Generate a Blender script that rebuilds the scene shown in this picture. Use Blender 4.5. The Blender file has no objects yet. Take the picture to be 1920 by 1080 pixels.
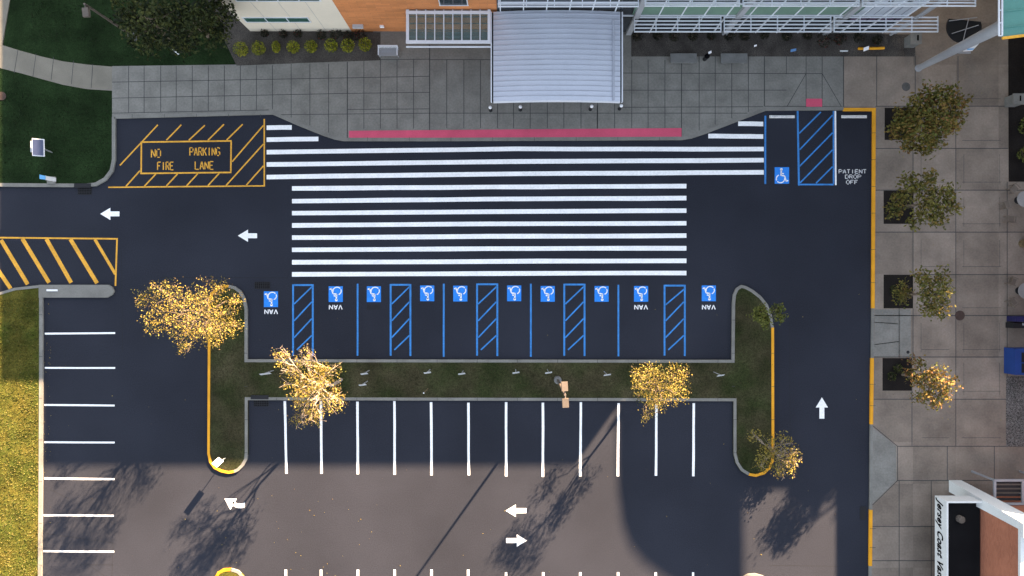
import bpy, bmesh, math, random
from mathutils import Vector, Matrix
random.seed(7)
sc = bpy.context.scene
col = sc.collection
R = math.radians

# ------------------------------------------------------------------ camera, sky, sun, exposure
H = 51.2                                   # flying height in metres; 25 photo pixels = 1 m on the ground
PX = 25.0
cam = bpy.data.cameras.new('camera'); camo = bpy.data.objects.new('camera', cam); col.objects.link(camo)
camo.location = (0, 0, H)
cam.sensor_width = 36.0
cam.lens = 18.0 * H / 38.4
cam.clip_end = 2000
sc.camera = camo
SUN_EL, SUN_AZ = 20.0, 35.5                # elevation; azimuth clockwise from +Y
w = bpy.data.worlds.new('World'); sc.world = w; w.use_nodes = True
nt = w.node_tree; bg = nt.nodes['Background']
sky = nt.nodes.new('ShaderNodeTexSky'); sky.sky_type = 'NISHITA'; sky.sun_disc = False
sky.sun_elevation = R(SUN_EL); sky.sun_rotation = R(SUN_AZ)
hs = nt.nodes.new('ShaderNodeHueSaturation'); hs.inputs['Saturation'].default_value = 0.48
nt.links.new(sky.outputs[0], hs.inputs['Color']); nt.links.new(hs.outputs[0], bg.inputs[0])
bg.inputs[1].default_value = 0.05
sun = bpy.data.lights.new('sun', 'SUN'); suno = bpy.data.objects.new('sun', sun); col.objects.link(suno)
sun.energy = 5.0; sun.angle = R(0.5); sun.color = (1.0, 0.70, 0.43)
suno.rotation_euler = Vector((-math.sin(R(SUN_AZ)) * math.cos(R(SUN_EL)), -math.cos(R(SUN_AZ)) * math.cos(R(SUN_EL)), -math.sin(R(SUN_EL)))).to_track_quat('-Z', 'Y').to_euler()
suno.location = (30, 40, 60)
sc.view_settings.view_transform = 'Standard'; sc.view_settings.look = 'None'
sc.view_settings.gamma = 1.0
sc.view_settings.exposure = 3.55
sc.cycles.max_bounces = 6

# ------------------------------------------------------------------ helpers
def P(px, py, h=0.0):
    k = (1 - h / H) / PX
    return Vector(((px - 960) * k, (540 - py) * k, h))
def G(px, py, z=0.0):                       # plan position (photo pixels of the ground plane) at height z
    return Vector(((px - 960) / PX, (540 - py) / PX, z))

class MB:
    def __init__(s): s.v = []; s.f = []; s.m = []
    def poly(s, pts, mi=0):
        n = len(s.v); s.v += [tuple(p) for p in pts]; s.f.append(tuple(range(n, n + len(pts)))); s.m.append(mi)
    def box(s, x0, y0, z0, x1, y1, z1, mi=0):
        a = [(x0,y0,z0),(x1,y0,z0),(x1,y1,z0),(x0,y1,z0),(x0,y0,z1),(x1,y0,z1),(x1,y1,z1),(x0,y1,z1)]
        n = len(s.v); s.v += a
        for f in ((0,3,2,1),(4,5,6,7),(0,1,5,4),(1,2,6,5),(2,3,7,6),(3,0,4,7)):
            s.f.append(tuple(n + i for i in f)); s.m.append(mi)
    def prism(s, pts, z0, z1, mi=0):        # pts counter-clockwise from above (any order is fixed)
        ar = sum(pts[i][0] * pts[(i+1) % len(pts)][1] - pts[(i+1) % len(pts)][0] * pts[i][1] for i in range(len(pts)))
        if ar < 0: pts = pts[::-1]
        n = len(s.v); k = len(pts)
        s.v += [(p[0], p[1], z0) for p in pts] + [(p[0], p[1], z1) for p in pts]
        s.f.append(tuple(n + k + i for i in range(k))); s.m.append(mi)
        s.f.append(tuple(n + k - 1 - i for i in range(k))); s.m.append(mi)
        for i in range(k):
            j = (i + 1) % k
            s.f.append((n+i, n+j, n+k+j, n+k+i)); s.m.append(mi)
    def hexa(s, b, t, mi=0):                # bottom quad and top quad
        n = len(s.v); s.v += [tuple(p) for p in b] + [tuple(p) for p in t]
        for f in ((3,2,1,0),(4,5,6,7),(0,1,5,4),(1,2,6,5),(2,3,7,6),(3,0,4,7)):
            s.f.append(tuple(n + i for i in f)); s.m.append(mi)
    def tube(s, p0, p1, r0, r1=None, n=8, cap=True, mi=0):
        r1 = r0 if r1 is None else r1
        p0, p1 = Vector(p0), Vector(p1); d = p1 - p0
        if d.length < 1e-6: return
        q = d.to_track_quat('Z', 'Y'); b = len(s.v)
        for p, r in ((p0, r0), (p1, r1)):
            for i in range(n):
                a = 2 * math.pi * i / n
                s.v.append(tuple(p + q @ Vector((r * math.cos(a), r * math.sin(a), 0))))
        for i in range(n):
            j = (i + 1) % n
            s.f.append((b+i, b+j, b+n+j, b+n+i)); s.m.append(mi)
        if cap:
            s.f.append(tuple(b + n + i for i in range(n))); s.m.append(mi)
            s.f.append(tuple(b + n - 1 - i for i in range(n))); s.m.append(mi)
    def lathe(s, c, prof, n=20, mi=0):       # prof: (radius, z) from bottom to top
        b = len(s.v)
        for r, z in prof:
            for i in range(n):
                a = 2 * math.pi * i / n
                s.v.append((c[0] + r * math.cos(a), c[1] + r * math.sin(a), c[2] + z))
        for k in range(len(prof) - 1):
            for i in range(n):
                j = (i + 1) % n
                s.f.append((b+k*n+i, b+k*n+j, b+(k+1)*n+j, b+(k+1)*n+i)); s.m.append(mi)
        s.f.append(tuple(b + (len(prof)-1)*n + i for i in range(n))); s.m.append(mi)
        s.f.append(tuple(b + n - 1 - i for i in range(n))); s.m.append(mi)
    # flat paint in photo-pixel plan coordinates
    def line(s, x0, y0, x1, y1, wpx, z, jit=0.0):
        n = max(1, int(math.hypot(x1-x0, y1-y0) / 45)) if jit else 1
        dx, dy = x1 - x0, y1 - y0; L = math.hypot(dx, dy); nx, ny = -dy / L, dx / L
        prev = None
        for i in range(n + 1):
            t = i / n; o = random.uniform(-jit, jit); hw = wpx / 2 + random.uniform(-jit, jit) * .5
            cx, cy = x0 + dx * t + nx * o, y0 + dy * t + ny * o
            cur = (G(cx + nx*hw, cy + ny*hw, z), G(cx - nx*hw, cy - ny*hw, z))
            if prev: s.poly([prev[0], cur[0], cur[1], prev[1]])
            prev = cur
    def build(s, name, mats, parent=None, smooth=False, origin=None):
        me = bpy.data.meshes.new(name)
        o = Vector(origin) if origin is not None else Vector((0, 0, 0))
        if parent is not None: o = Vector(parent.get('_at', (0, 0, 0))); 
        me.from_pydata([(v[0]-o.x, v[1]-o.y, v[2]-o.z) for v in s.v], [], s.f)
        if not isinstance(mats, (list, tuple)): mats = [mats]
        for m in mats: me.materials.append(m)
        me.polygons.foreach_set('material_index', s.m)
        if smooth: me.polygons.foreach_set('use_smooth', [True] * len(s.f))
        me.update()
        bm = bmesh.new(); bm.from_mesh(me)
        if not getattr(s, 'flat', False): 
            bmesh.ops.recalc_face_normals(bm, faces=bm.faces)
        bm.to_mesh(me); bm.free()
        ob = bpy.data.objects.new(name, me); col.objects.link(ob)
        if parent is None: ob.location = o
        else: ob.parent = PARENT[parent.name]
        return ob
class Flat(MB):                             # sheets that must face up
    flat = True
    def build(s, *a, **k):
        fs = []
        for f in s.f:
            p = [Vector(s.v[i]) for i in f]; ar = sum(p[i].x*p[(i+1)%len(p)].y - p[(i+1)%len(p)].x*p[i].y for i in range(len(p)))
            fs.append(f if ar > 0 else f[::-1])
        s.f = fs
        return MB.build(s, *a, **k)
PARENT = {}
def tag(o, label, cat, group=None):
    o['label'] = label; o['category'] = cat
    if group: o['group'] = group
    return o
class Root(dict):
    pass
def thing(name, label, cat, loc, group=None):
    o = bpy.data.objects.new(name, None); col.objects.link(o); o.location = loc; o.empty_display_size = .3
    tag(o, label, cat, group)
    r = Root(_at=tuple(loc)); r.name = o.name; r.ob = o; PARENT[o.name] = o
    return r
def sub(ob, at):                            # lets a part parent sub-parts
    r = Root(_at=tuple(at)); r.name = ob.name; PARENT[ob.name] = ob
    return r
def struct(o, kind='structure'):
    o['kind'] = kind; return o

# ------------------------------------------------------------------ materials
def mat(name, c, rough=.8, spec=.3, var=.12, scale=.6, fine=.08, fscale=18, metal=0, bump=0, bscale=30, c2=None, cell=None):
    m = bpy.data.materials.new(name); m.use_nodes = True; t = m.node_tree; b = t.nodes['Principled BSDF']
    b.inputs['Roughness'].default_value = rough; b.inputs['Specular IOR Level'].default_value = spec; b.inputs['Metallic'].default_value = metal
    geo = t.nodes.new('ShaderNodeNewGeometry')
    def noise(sc_, det=4):
        n = t.nodes.new('ShaderNodeTexNoise'); n.inputs['Scale'].default_value = sc_; n.inputs['Detail'].default_value = det
        t.links.new(geo.outputs['Position'], n.inputs['Vector']); return n.outputs[0]
    def rng(src, lo, hi, a=.3, z=.7):
        r = t.nodes.new('ShaderNodeMapRange'); r.inputs[1].default_value = a; r.inputs[2].default_value = z
        r.inputs[3].default_value = lo; r.inputs[4].default_value = hi; t.links.new(src, r.inputs[0]); return r.outputs[0]
    def mul(a, bb):
        q = t.nodes.new('ShaderNodeMath'); q.operation = 'MULTIPLY'; t.links.new(a, q.inputs[0]); t.links.new(bb, q.inputs[1]); return q.outputs[0]
    f = mul(rng(noise(scale), 1 - var, 1 + var), rng(noise(fscale, 2), 1 - fine, 1 + fine))
    if cell:
        sn = t.nodes.new('ShaderNodeVectorMath'); sn.operation = 'SNAP'; sn.inputs[1].default_value = (cell[0], cell[1], 100)
        so = t.nodes.new('ShaderNodeVectorMath'); so.operation = 'SUBTRACT'; so.inputs[1].default_value = (cell[2], cell[3], 0)
        t.links.new(geo.outputs['Position'], so.inputs[0]); t.links.new(so.outputs[0], sn.inputs[0])
        wn = t.nodes.new('ShaderNodeTexWhiteNoise'); t.links.new(sn.outputs[0], wn.inputs['Vector'])
        f = mul(f, rng(wn.outputs[0], 1 - cell[4], 1 + cell[4], 0, 1))
    vm = t.nodes.new('ShaderNodeVectorMath'); vm.operation = 'SCALE'
    if c2:
        mx = t.nodes.new('ShaderNodeMix'); mx.data_type = 'RGBA'
        mx.inputs[6].default_value = (*c, 1); mx.inputs[7].default_value = (*c2, 1)
        t.links.new(rng(noise(scale * .7 + .05, 6), 0, 1, .38, .62), mx.inputs[0]); t.links.new(mx.outputs[2], vm.inputs[0])
    else: vm.inputs[0].default_value = c
    t.links.new(f, vm.inputs['Scale']); t.links.new(vm.outputs[0], b.inputs['Base Color'])
    if bump:
        bp = t.nodes.new('ShaderNodeBump'); bp.inputs['Strength'].default_value = bump; bp.inputs['Distance'].default_value = .05
        t.links.new(noise(bscale, 3), bp.inputs['Height']); t.links.new(bp.outputs[0], b.inputs['Normal'])
    return m
def leafmat(name, c, tr=.25):
    m = mat(name, c, .7, .15, .25, 1.2, .2, 9)
    t = m.node_tree; b = t.nodes['Principled BSDF']; out = [n for n in t.nodes if n.type == 'OUTPUT_MATERIAL'][0]
    tl = t.nodes.new('ShaderNodeBsdfTranslucent'); mx = t.nodes.new('ShaderNodeMixShader'); mx.inputs[0].default_value = tr
    src = b.inputs['Base Color'].links[0].from_socket; t.links.new(src, tl.inputs[0])
    t.links.new(b.outputs[0], mx.inputs[1]); t.links.new(tl.outputs[0], mx.inputs[2]); t.links.new(mx.outputs[0], out.inputs[0])
    return m
def glassmat(name, tint, clear=.45, rough=.05):
    m = bpy.data.materials.new(name); m.use_nodes = True; t = m.node_tree; b = t.nodes['Principled BSDF']
    b.inputs['Base Color'].default_value = (*tint, 1); b.inputs['Roughness'].default_value = rough; b.inputs['Specular IOR Level'].default_value = .6
    out = [n for n in t.nodes if n.type == 'OUTPUT_MATERIAL'][0]
    tr = t.nodes.new('ShaderNodeBsdfTransparent'); tr.inputs[0].default_value = (.85, .95, .93, 1)
    mx = t.nodes.new('ShaderNodeMixShader'); mx.inputs[0].default_value = clear
    t.links.new(b.outputs[0], mx.inputs[1]); t.links.new(tr.outputs[0], mx.inputs[2]); t.links.new(mx.outputs[0], out.inputs[0])
    return m
def brickmat(name, c1, c2, mortar, sx, rough=.85, ms=.02, rw=.45, rh=.14, axis='xz'):
    m = mat(name, c1, rough, .2); t = m.node_tree; b = t.nodes['Principled BSDF']
    geo = [n for n in t.nodes if n.type == 'NEW_GEOMETRY'][0]
    sep = t.nodes.new('ShaderNodeSeparateXYZ'); cmb = t.nodes.new('ShaderNodeCombineXYZ')
    t.links.new(geo.outputs['Position'], sep.inputs[0])
    t.links.new(sep.outputs[0 if axis == 'xz' else 1], cmb.inputs[0]); t.links.new(sep.outputs[2], cmb.inputs[1])
    br = t.nodes.new('ShaderNodeTexBrick'); br.inputs['Color1'].default_value = (*c1, 1); br.inputs['Color2'].default_value = (*c2, 1)
    br.inputs['Mortar'].default_value = (*mortar, 1); br.inputs['Scale'].default_value = sx; br.inputs['Mortar Size'].default_value = ms
    br.inputs['Brick Width'].default_value = rw; br.inputs['Row Height'].default_value = rh
    t.links.new(cmb.outputs[0], br.inputs['Vector'])
    vm = [n for n in t.nodes if n.type == 'VECT_MATH' and n.operation == 'SCALE'][0]
    t.links.new(br.outputs[0], vm.inputs[0])
    return m

M = {}
M['asphalt'] = mat('asphalt', (.0214, .0236, .0325), .92, .10, .20, .11, .18, 14, bump=.25, bscale=60)
M['conc'] = mat('concrete', (.172, .166, .150), .9, .2, .16, .8, .10, 7, cell=(1.25, 1.25, .42, .2, .035))
M['conc2'] = mat('plaza_concrete', (.190, .156, .128), .9, .2, .20, .6, .09, 7, cell=(3.2, 3.136, 1.2, 1.032, .15))
M['path'] = mat('path_concrete', (.165, .152, .125), .9, .2, .12, .7, .06, 14)
M['kerb'] = mat('kerb_concrete', (.17, .165, .15), .9, .2, .15, .9, .08, 12)
M['joint'] = mat('joint', (.055, .055, .055), .95, .1)
M['grass'] = mat('lawn', (.0085, .018, .006), .95, .05, .3, .5, .4, 14, bump=.9, bscale=16, c2=(.013, .026, .009))
M['dry'] = mat('dry_turf', (.026, .032, .012), .95, .05, .3, .45, .4, 12, bump=.9, bscale=16, c2=(.046, .041, .022))
M['sunny'] = mat('roadside_turf', (.045, .055, .010), .95, .05, .3, .6, .4, 14, bump=.9, bscale=18, c2=(.080, .070, .014))
M['mulch'] = mat('mulch', (.064, .057, .051), .95, .1, .3, .8, .5, 22, bump=.8, bscale=25)
M['soil'] = mat('soil', (.012, .010, .009), .95, .1, .3, .8, .5, 22)
M['gravel'] = mat('gravel', (.10, .095, .09), .9, .2, .2, 1, .9, 16, bump=1, bscale=18)
M['white'] = mat('white_paint', (.79, .79, .79), .7, .25, .07, .9, .08, 7)
M['white_old'] = mat('worn_white_paint', (.52, .52, .52), .7, .25, .15, 4, .2, 20)
M['yellow'] = mat('yellow_paint', (.62, .31, .035), .7, .25, .15, 1.5, .14, 9)
M['kyellow'] = mat('yellow_kerb_paint', (.64, .29, .012), .7, .3, .10, 1.2, .08, 20)
M['blue'] = mat('blue_paint', (.035, .185, .48), .7, .25, .16, 1.6, .14, 9)
M['sqblue'] = mat('blue_square_paint', (.020, .20, .66), .7, .25, .08, 2, .08, 20)
M['black'] = mat('blackout_paint', (.014, .015, .019), .8, .2, .1, 3)
M['pink'] = mat('tactile_pink', (.52, .075, .135), .8, .25, .10, .8, .08, 20)
M['bark'] = mat('bark', (.13, .10, .075), .9, .1, .3, 3, .2, 15)
M['palebark'] = mat('pale_bark', (.30, .24, .19), .9, .1, .3, 3, .2, 15)
M['cream'] = mat('cream_panel', (.60, .53, .43), .85, .2, .05, .4, .03, 9)
M['orange'] = brickmat('orange_brick', (.52, .195, .070), (.40, .155, .058), (.36, .15, .065), 1, ms=.02, rw=1.1, rh=.22)
M['redbrick'] = brickmat('red_brick', (.37, .135, .075), (.30, .105, .058), (.27, .13, .09), 1, ms=.012, rw=.3, rh=.1, axis='yz')
M['silver'] = mat('silver_roof', (.50, .53, .60), .45, .5, .05, .3, .03, 10, metal=.35)
M['seam'] = mat('roof_seam', (.32, .34, .39), .6, .4)
M['alu'] = mat('aluminium', (.58, .60, .64), .5, .4, .06, .8, .03, 10)
M['steel'] = mat('grey_steel', (.26, .265, .28), .6, .4, .1, .8)
M['dark'] = mat('dark_metal', (.009, .009, .011), .6, .3)
M['iron'] = mat('cast_iron', (.003, .003, .004), .9, .05)
M['rust'] = mat('rusty_iron', (.055, .036, .030), .85, .2, .2, 4)
M['lampgrey'] = mat('lamp_bronze', (.095, .078, .065), .6, .3, .1, 2)
M['panelwhite'] = mat('sign_white', (.72, .72, .74), .6, .3, .04, 2)
M['signback'] = mat('sign_grey', (.40, .41, .42), .6, .3, .08, 3)
M['deepsky'] = mat('faded_blue_sign', (.07, .16, .32), .6, .3)
M['covergrey'] = mat('cover_grey', (.085, .083, .08), .9, .1, .2, 3)
M['solar'] = mat('solar_cells', (.035, .045, .095), .3, .5, .1, 3)
M['skyblue'] = mat('light_blue_sign', (.12, .36, .66), .6, .3)
M['roofdark'] = mat('roof_membrane', (.010, .010, .011), .95, .05, .2, .5)
M['roofgrey'] = mat('roof_gravel', (.2, .2, .2), .95, .05, .2, .5)
M['fascia'] = mat('white_fascia', (.60, .61, .60), .7, .3, .05, .5)
M['teal'] = mat('teal_roof', (.065, .21, .18), .5, .4, .08, .5)
M['greenglass'] = mat('green_spandrel', (.11, .185, .135), .25, .5, .15, .5)
M['darkglass'] = mat('dark_glass', (.022, .026, .032), .12, .6, .2, .4)
M['paleglass'] = mat('pale_glass', (.34, .37, .42), .3, .5, .2, .6)
M['purple'] = mat('purple_reflection', (.075, .045, .095), .4, .4)
M['greenwin'] = mat('green_window', (.03, .09, .07), .15, .6, .2, 1)
M['glass'] = glassmat('clear_glass', (.10, .16, .17), .62)
M['beige'] = mat('beige_chair', (.13, .105, .085), .7, .3)
M['tabletop'] = mat('table_top', (.20, .19, .185), .6, .3)
M['deepblue'] = mat('deep_blue', (.010, .038, .17), .6, .3)
M['navy'] = mat('navy', (.012, .012, .06), .6, .3)
M['stone'] = mat('bench_concrete', (.14, .14, .135), .9, .2, .15, 1.5)
M['pot'] = mat('pot', (.12, .09, .05), .8, .2)
def L3(a): return [leafmat(n, c) for n, c in a]
LY = L3([('leaf_gold', (.21, .155, .028)), ('leaf_yellow', (.29, .235, .055)), ('leaf_tan', (.105, .075, .036)), ('leaf_olive', (.062, .066, .016))])
LO = L3([('leaf_green', (.070, .075, .020)), ('leaf_moss', (.115, .10, .026)), ('leaf_amber', (.16, .11, .030)), ('leaf_lime', (.13, .118, .026))])
LB = L3([('leaf_bronze', (.15, .103, .026)), ('leaf_moss_b', (.105, .092, .022)), ('leaf_rust', (.18, .095, .038)), ('leaf_green_b', (.078, .084, .020))])
LD = L3([('leaf_pine', (.022, .030, .010)), ('leaf_dark', (.038, .047, .014)), ('leaf_mid', (.060, .066, .018)), ('leaf_deep', (.011, .016, .007))])
LS = L3([('leaf_chartreuse', (.22, .22, .018)), ('leaf_chart_b', (.15, .17, .015)), ('leaf_chart_c', (.28, .26, .03)), ('leaf_chart_d', (.10, .12, .012))])
LG = L3([('leaf_fresh', (.085, .10, .022)), ('leaf_fresh_b', (.12, .125, .03)), ('leaf_fresh_c', (.15, .15, .035)), ('leaf_fresh_d', (.06, .075, .018))])
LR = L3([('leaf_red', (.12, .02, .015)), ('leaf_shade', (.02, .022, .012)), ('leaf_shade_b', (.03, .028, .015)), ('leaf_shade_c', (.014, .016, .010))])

# ------------------------------------------------------------------ the ground
Z = .13
o = Flat(); o.poly([G(-6000, 6000), G(8000, 6000), G(8000, -6000), G(-6000, -6000)])
struct(o.build('asphalt_ground', M['asphalt']))
def slab(name, pts, m, z1=Z, z0=-.05):
    b = MB(); b.prism([G(*p) for p in pts], z0, z1); return struct(b.build(name, m))
def arc(cx, cy, r, a0, a1, n=8, ry=None):
    ry = ry or r
    return [(cx + r * math.cos(R(a0 + (a1-a0)*i/n)), cy - ry * math.sin(R(a0 + (a1-a0)*i/n))) for i in range(n + 1)]
# entrance walk with its bay, and the plaza on the right
bay = [(216, 220), (512, 212), (560, 233), (610, 253), (628, 259), (645, 262), (800, 262), (1278, 260), (1296, 257), (1320, 249), (1375, 228), (1435, 205), (1580, 204)]
slab('entrance_walk', [(212, 125), (212, 220)] + bay + [(1580, 30), (700, 30), (700, 112), (445, 122)], M['conc'])
slab('plaza_pavement', [(1580, -300), (1580, 204), (1640, 204), (1637, 578), (1634, 800), (1630, 1300), (2600, 1300), (2600, -300)], M['conc2'])
# curved footpath top left and the path on the far left edge
up = [(-40, 60), (8, 86), (40, 96), (80, 107), (120, 116), (165, 122), (212, 126)]
dn = [(212, 171), (165, 168), (120, 160), (80, 149), (40, 138), (0, 128), (-40, 116)]
slab('footpath', up + dn, M['path'], Z)
slab('side_path', [(-60, 100), (6, 87), (31, -60), (-60, -60)], M['path'], Z + .003)
# lawns
slab('upper_lawn', [(31, -60), (8, 87)] + up[2:] + [(445, 124), (445, 60), (475, 60), (400, -60)], M['grass'], Z - .02)
slab('corner_lawn', [(-60, 112)] + dn[::-1][1:] + [(212, 300), (208, 318), (196, 333), (180, 342), (160, 345), (0, 344), (-60, 343)], M['grass'], Z - .02)
slab('roadside_lawn', [(-300, 640), (-100, 578), (0, 550), (30, 541), (76, 537), (80, 560), (76, 1300), (-300, 1300)], M['sunny'], Z - .02)
island = ([(465, 673), (465, 580), (461, 560), (452, 545), (440, 537), (424, 534), (408, 538), (397, 549), (392, 565), (391, 850)]
          + [(394, 866), (402, 877), (414, 884), (430, 887), (446, 883), (457, 874), (464, 862), (466, 848), (466, 748), (920, 750), (1374, 751), (1374, 850)]
          + [(1378, 868), (1388, 883), (1402, 891), (1416, 893), (1432, 889), (1443, 879), (1449, 866), (1450, 850), (1450, 612), (1446, 590), (1438, 570), (1426, 555), (1410, 543), (1398, 536), (1389, 534), (1379, 540), (1374, 552), (1372, 570), (1371, 674)])
slab('island_turf', island, M['dry'], Z - .01)
slab('lower_island_turf', [(402, 1090), (404, 1078), (412, 1069), (430, 1065), (448, 1069), (458, 1078), (462, 1090), (462, 1300), (402, 1300)], M['sunny'], Z - .01)
slab('lower_island_turf', [(1380, 1095), (1388, 1083), (1402, 1076), (1415, 1075), (1430, 1079), (1440, 1088), (1444, 1300), (1378, 1300)], M['sunny'], Z - .01)
# planting beds
slab('planting_bed', [(445, 124), (600, 118), (714, 114), (714, 62), (475, 58), (400, -10), (380, -10)], M['mulch'], Z + .02)
slab('planting_bed', [(1183, 107), (1714, 107), (1714, 66), (1183, 60)], M['mulch'], Z + .02)
slab('planting_bed', [(1888, 70), (1990, 70), (1990, 341), (1889, 341)], M['soil'], Z + .02)
slab('gravel_bed', [(1884, 705), (1990, 705), (1990, 836), (1884, 836)], M['gravel'], Z + .02)
for a in ((1657, 203, 1711, 263), (1655, 358, 1711, 420), (1655, 515, 1710, 578), (1653, 671, 1708, 732)):
    slab('tree_pit', [(a[0], a[1]), (a[2], a[1]), (a[2], a[3]), (a[0], a[3])], M['soil'], Z + .006)
# joints
j = Flat()
zj = Z + .004
def J(x0, y0, x1, y1, wd=1.15): j.line(x0, y0, x1, y1, wd, zj)
def bayY(x):
    for (x0, y0), (x1, y1) in zip(bay, bay[1:]):
        if x0 <= x <= x1: return y0 + (y1-y0)*(x-x0)/(x1-x0)
    return 204
for x in (243, 272, 303, 332, 362, 392, 422, 452, 482, 512): J(x, 125 - (x-212)*.005, x, bayY(x) - 6)
for x in (547, 582, 617): J(x, 121, x, bayY(x) - 6)
J(652, 117, 652, 260, 1.7)
for x in (683, 714, 745, 776): J(x, 113, x, 242)
J(806, 85, 806, 246, 1.8)
for x in (838, 870, 901, 933, 963, 994, 1026, 1057, 1089, 1120, 1152, 1184, 1214.5, 1246): J(x, 113, x, 241)
J(1119.5, 200, 1119.5, 255, 1.6)
J(1277, 107, 1277, 258, 1.6)
for x in (1310, 1340, 1371, 1402): J(x, 107, x, bayY(x) - 7)
J(1432, 107, 1432, 200, 1.7)
for x in (1473,): J(x, 107, x, 140)
for x in (1510, 1540): J(x, 107, x, 202)
J(1580, 60, 1580, 202, 1.6)
for a in ((212, 155, 653, 147), (653, 147, 806, 144), (212, 185, 653, 176), (653, 176, 806, 174), (212, 213, 505, 207), (520, 216, 806, 213), (806, 213, 1400, 213),
          (653, 206, 806, 205), (806, 113, 930, 113), (1167, 138, 1510, 139), (1167, 170, 1473, 170), (1167, 202, 1430, 201), (714, 113, 806, 112), (1432, 200, 1580, 201)): J(*a)
for a in ((1510, 139, 1540, 139), (1510, 139, 1474, 201), (1540, 139, 1576, 201)): J(*a)
for y, x0, x1 in ((106, 1580, 1714), (200, 1640, 1888), (279, 1640, 1888), (357, 1640, 1990), (435.5, 1638, 1990), (515, 1710, 1990), (591.5, 1637, 1990), (669, 1635, 1884), (748, 1634, 1884), (836, 1681, 1990), (900, 1681, 1990), (986, 1631, 1850), (1050, 1631, 1850)):
    J(x0, y, x1, y, 1.5)
for x, y0, y1 in ((1642, 106, 200), (1714, 106, 200), (1794, 106, 200), (1710, 263, 358), (1710, 420, 515), (1710, 578, 671), (1708, 732, 836), (1790, 200, 836), (1886, 341, 705), (1681, 836, 900), (1774, 836, 900), (1862, 836, 900),
                  (1744, 900, 1080), (1684, 900, 1080)): J(x, y0, x, y1, 1.3)
for a in ((1638, 604, 1682, 607), (1638, 646, 1684, 640), (1684, 578, 1684, 670), (1634, 797, 1681, 836), (1681, 900, 1634, 946)): J(*a, 1.3)
# score lines inside the plaza slabs
for y in (186, 264, 342, 420, 500, 577, 655, 733, 820): J(1726, y, 1778, y, .7); J(1802, y, 1874, y, .7)
for x in (1725, 1805, 1872): J(x, 290, x, 345, .6); J(x, 370, x, 425, .6); J(x, 450, x, 500, .6); J(x, 605, x, 660, .6); J(x, 680, x, 740, .6)
for i, x in enumerate((36, 70, 103, 140, 176)): J(x, 95 + (x-36)*.19, x - 7 + i, 138 + (x-36)*.2, 1)
struct(j.build('pavement_joints', M['joint']))

# kerbs: raised strips along a centreline
def kerb(name, pts, wd, m, z1=Z + .015, closed=False):
    b = MB(); n = len(pts); V = [Vector((p[0], p[1])) for p in pts]; lr = []
    for i in range(n):
        d0 = (V[i] - V[i-1]) if (i or closed) else None
        d1 = (V[(i+1) % n] - V[i]) if (i < n-1 or closed) else None
        d0 = d0.normalized() if d0 and d0.length else d1.normalized(); d1 = d1.normalized() if d1 and d1.length else d0
        t = (d0 + d1); t = t.normalized() if t.length > 1e-6 else d1
        nn = Vector((-t.y, t.x)); k = wd / 2 / max(.35, nn.dot(Vector((-d1.y, d1.x))))
        lr.append((V[i] + nn*k, V[i] - nn*k))
    m_ = n if closed else n - 1
    for i in range(m_):
        a, c = lr[i], lr[(i+1) % n]
        q = [a[0], c[0], c[1], a[1]]
        b.hexa([G(p.x, p.y, -.05) for p in q], [G(p.x, p.y, z1) for p in q])
    return struct(b.build(name, m))
kj = Flat()
for x in range(520, 1370, 75):
    for y in (676.5, 748.5): kj.line(x, y - 2.8, x, y + 2.8, .8, Z + .02)
for y in range(600, 860, 62):
    for x in (462.7, 1448, 1377 if y > 760 else 1374): kj.line(x - 2.8, y, x + 2.8, y, .8, Z + .02)
for y in range(590, 1080, 78): kj.line(75.5, y, 82, y, .8, Z + .02)
for y in (250, 300, 350, 400, 468, 530, 720, 760, 990, 1025): kj.line(1629, y, 1640, y, .8, Z + .02)
for x in range(250, 510, 60): kj.line(x, 214.5, x, 221, .7, Z + .02)
for x in range(690, 1270, 78): kj.line(x, 258, x, 265, .7, Z + .02)
struct(kj.build('kerb_joints', M['joint']))
kerb('entrance_kerb', bay, 6, M['kerb'])
kerb('lawn_kerb', [(215, 220), (215, 300), (211, 320), (199, 336), (181, 346), (160, 348), (0, 347), (-60, 346)], 6.5, M['kerb'])
kerb('roadside_kerb', [(-100, 582), (-50, 566), (0, 551), (30, 542), (76, 537)], 5, M['kerb'])
kerb('roadside_kerb', [(79, 557), (79, 700), (78, 900), (75, 1300)], 6.5, M['kerb'])
slab('concrete_nose', [(75, 534), (205, 534), (212, 538), (216, 546), (212, 553), (203, 558), (75, 558)], M['kerb'], Z + .02)
# island kerb: plain and yellow lengths
isl = island
I = lambda a, b_: isl[a:b_]
kerb('island_kerb', [(430, 536), (424, 536)][:0] + [(430, 537), (440, 539), (451, 547), (459, 561), (462.5, 580), (462.5, 676), (920, 676.5), (1373.5, 677), (1374.5, 570), (1376, 553), (1381, 542), (1389, 537), (1397, 539), (1409, 545.5), (1424, 557), (1436, 572), (1443, 591), (1447, 614)], 5.5, M['kerb'])
kerb('island_kerb', [(440, 883), (447, 880), (456, 871), (462, 860), (463, 848), (463, 747), (920, 748), (1377, 749), (1377, 850), (1381, 866), (1390, 880), (1403, 888)], 5.5, M['kerb'])
kerb('painted_kerb', [(430, 536.5), (424, 536.5), (410, 540), (399, 551), (394, 566), (392.5, 850), (396, 865), (404, 876), (416, 882), (430, 885), (440, 883)], 4.6, M['kyellow'])
kerb('painted_kerb', [(1403, 888.5), (1416, 890.5), (1431, 886), (1441, 877), (1447, 864), (1448, 850), (1447.5, 614)], 5, M['kyellow'])
kerb('painted_kerb', [(404, 1100), (405, 1084), (411, 1073), (420, 1068), (434, 1067)], 5, M['kyellow'])
kerb('island_kerb', [(434, 1067), (447, 1071), (456, 1080), (460, 1092), (460, 1300)], 5, M['kerb'])
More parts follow.
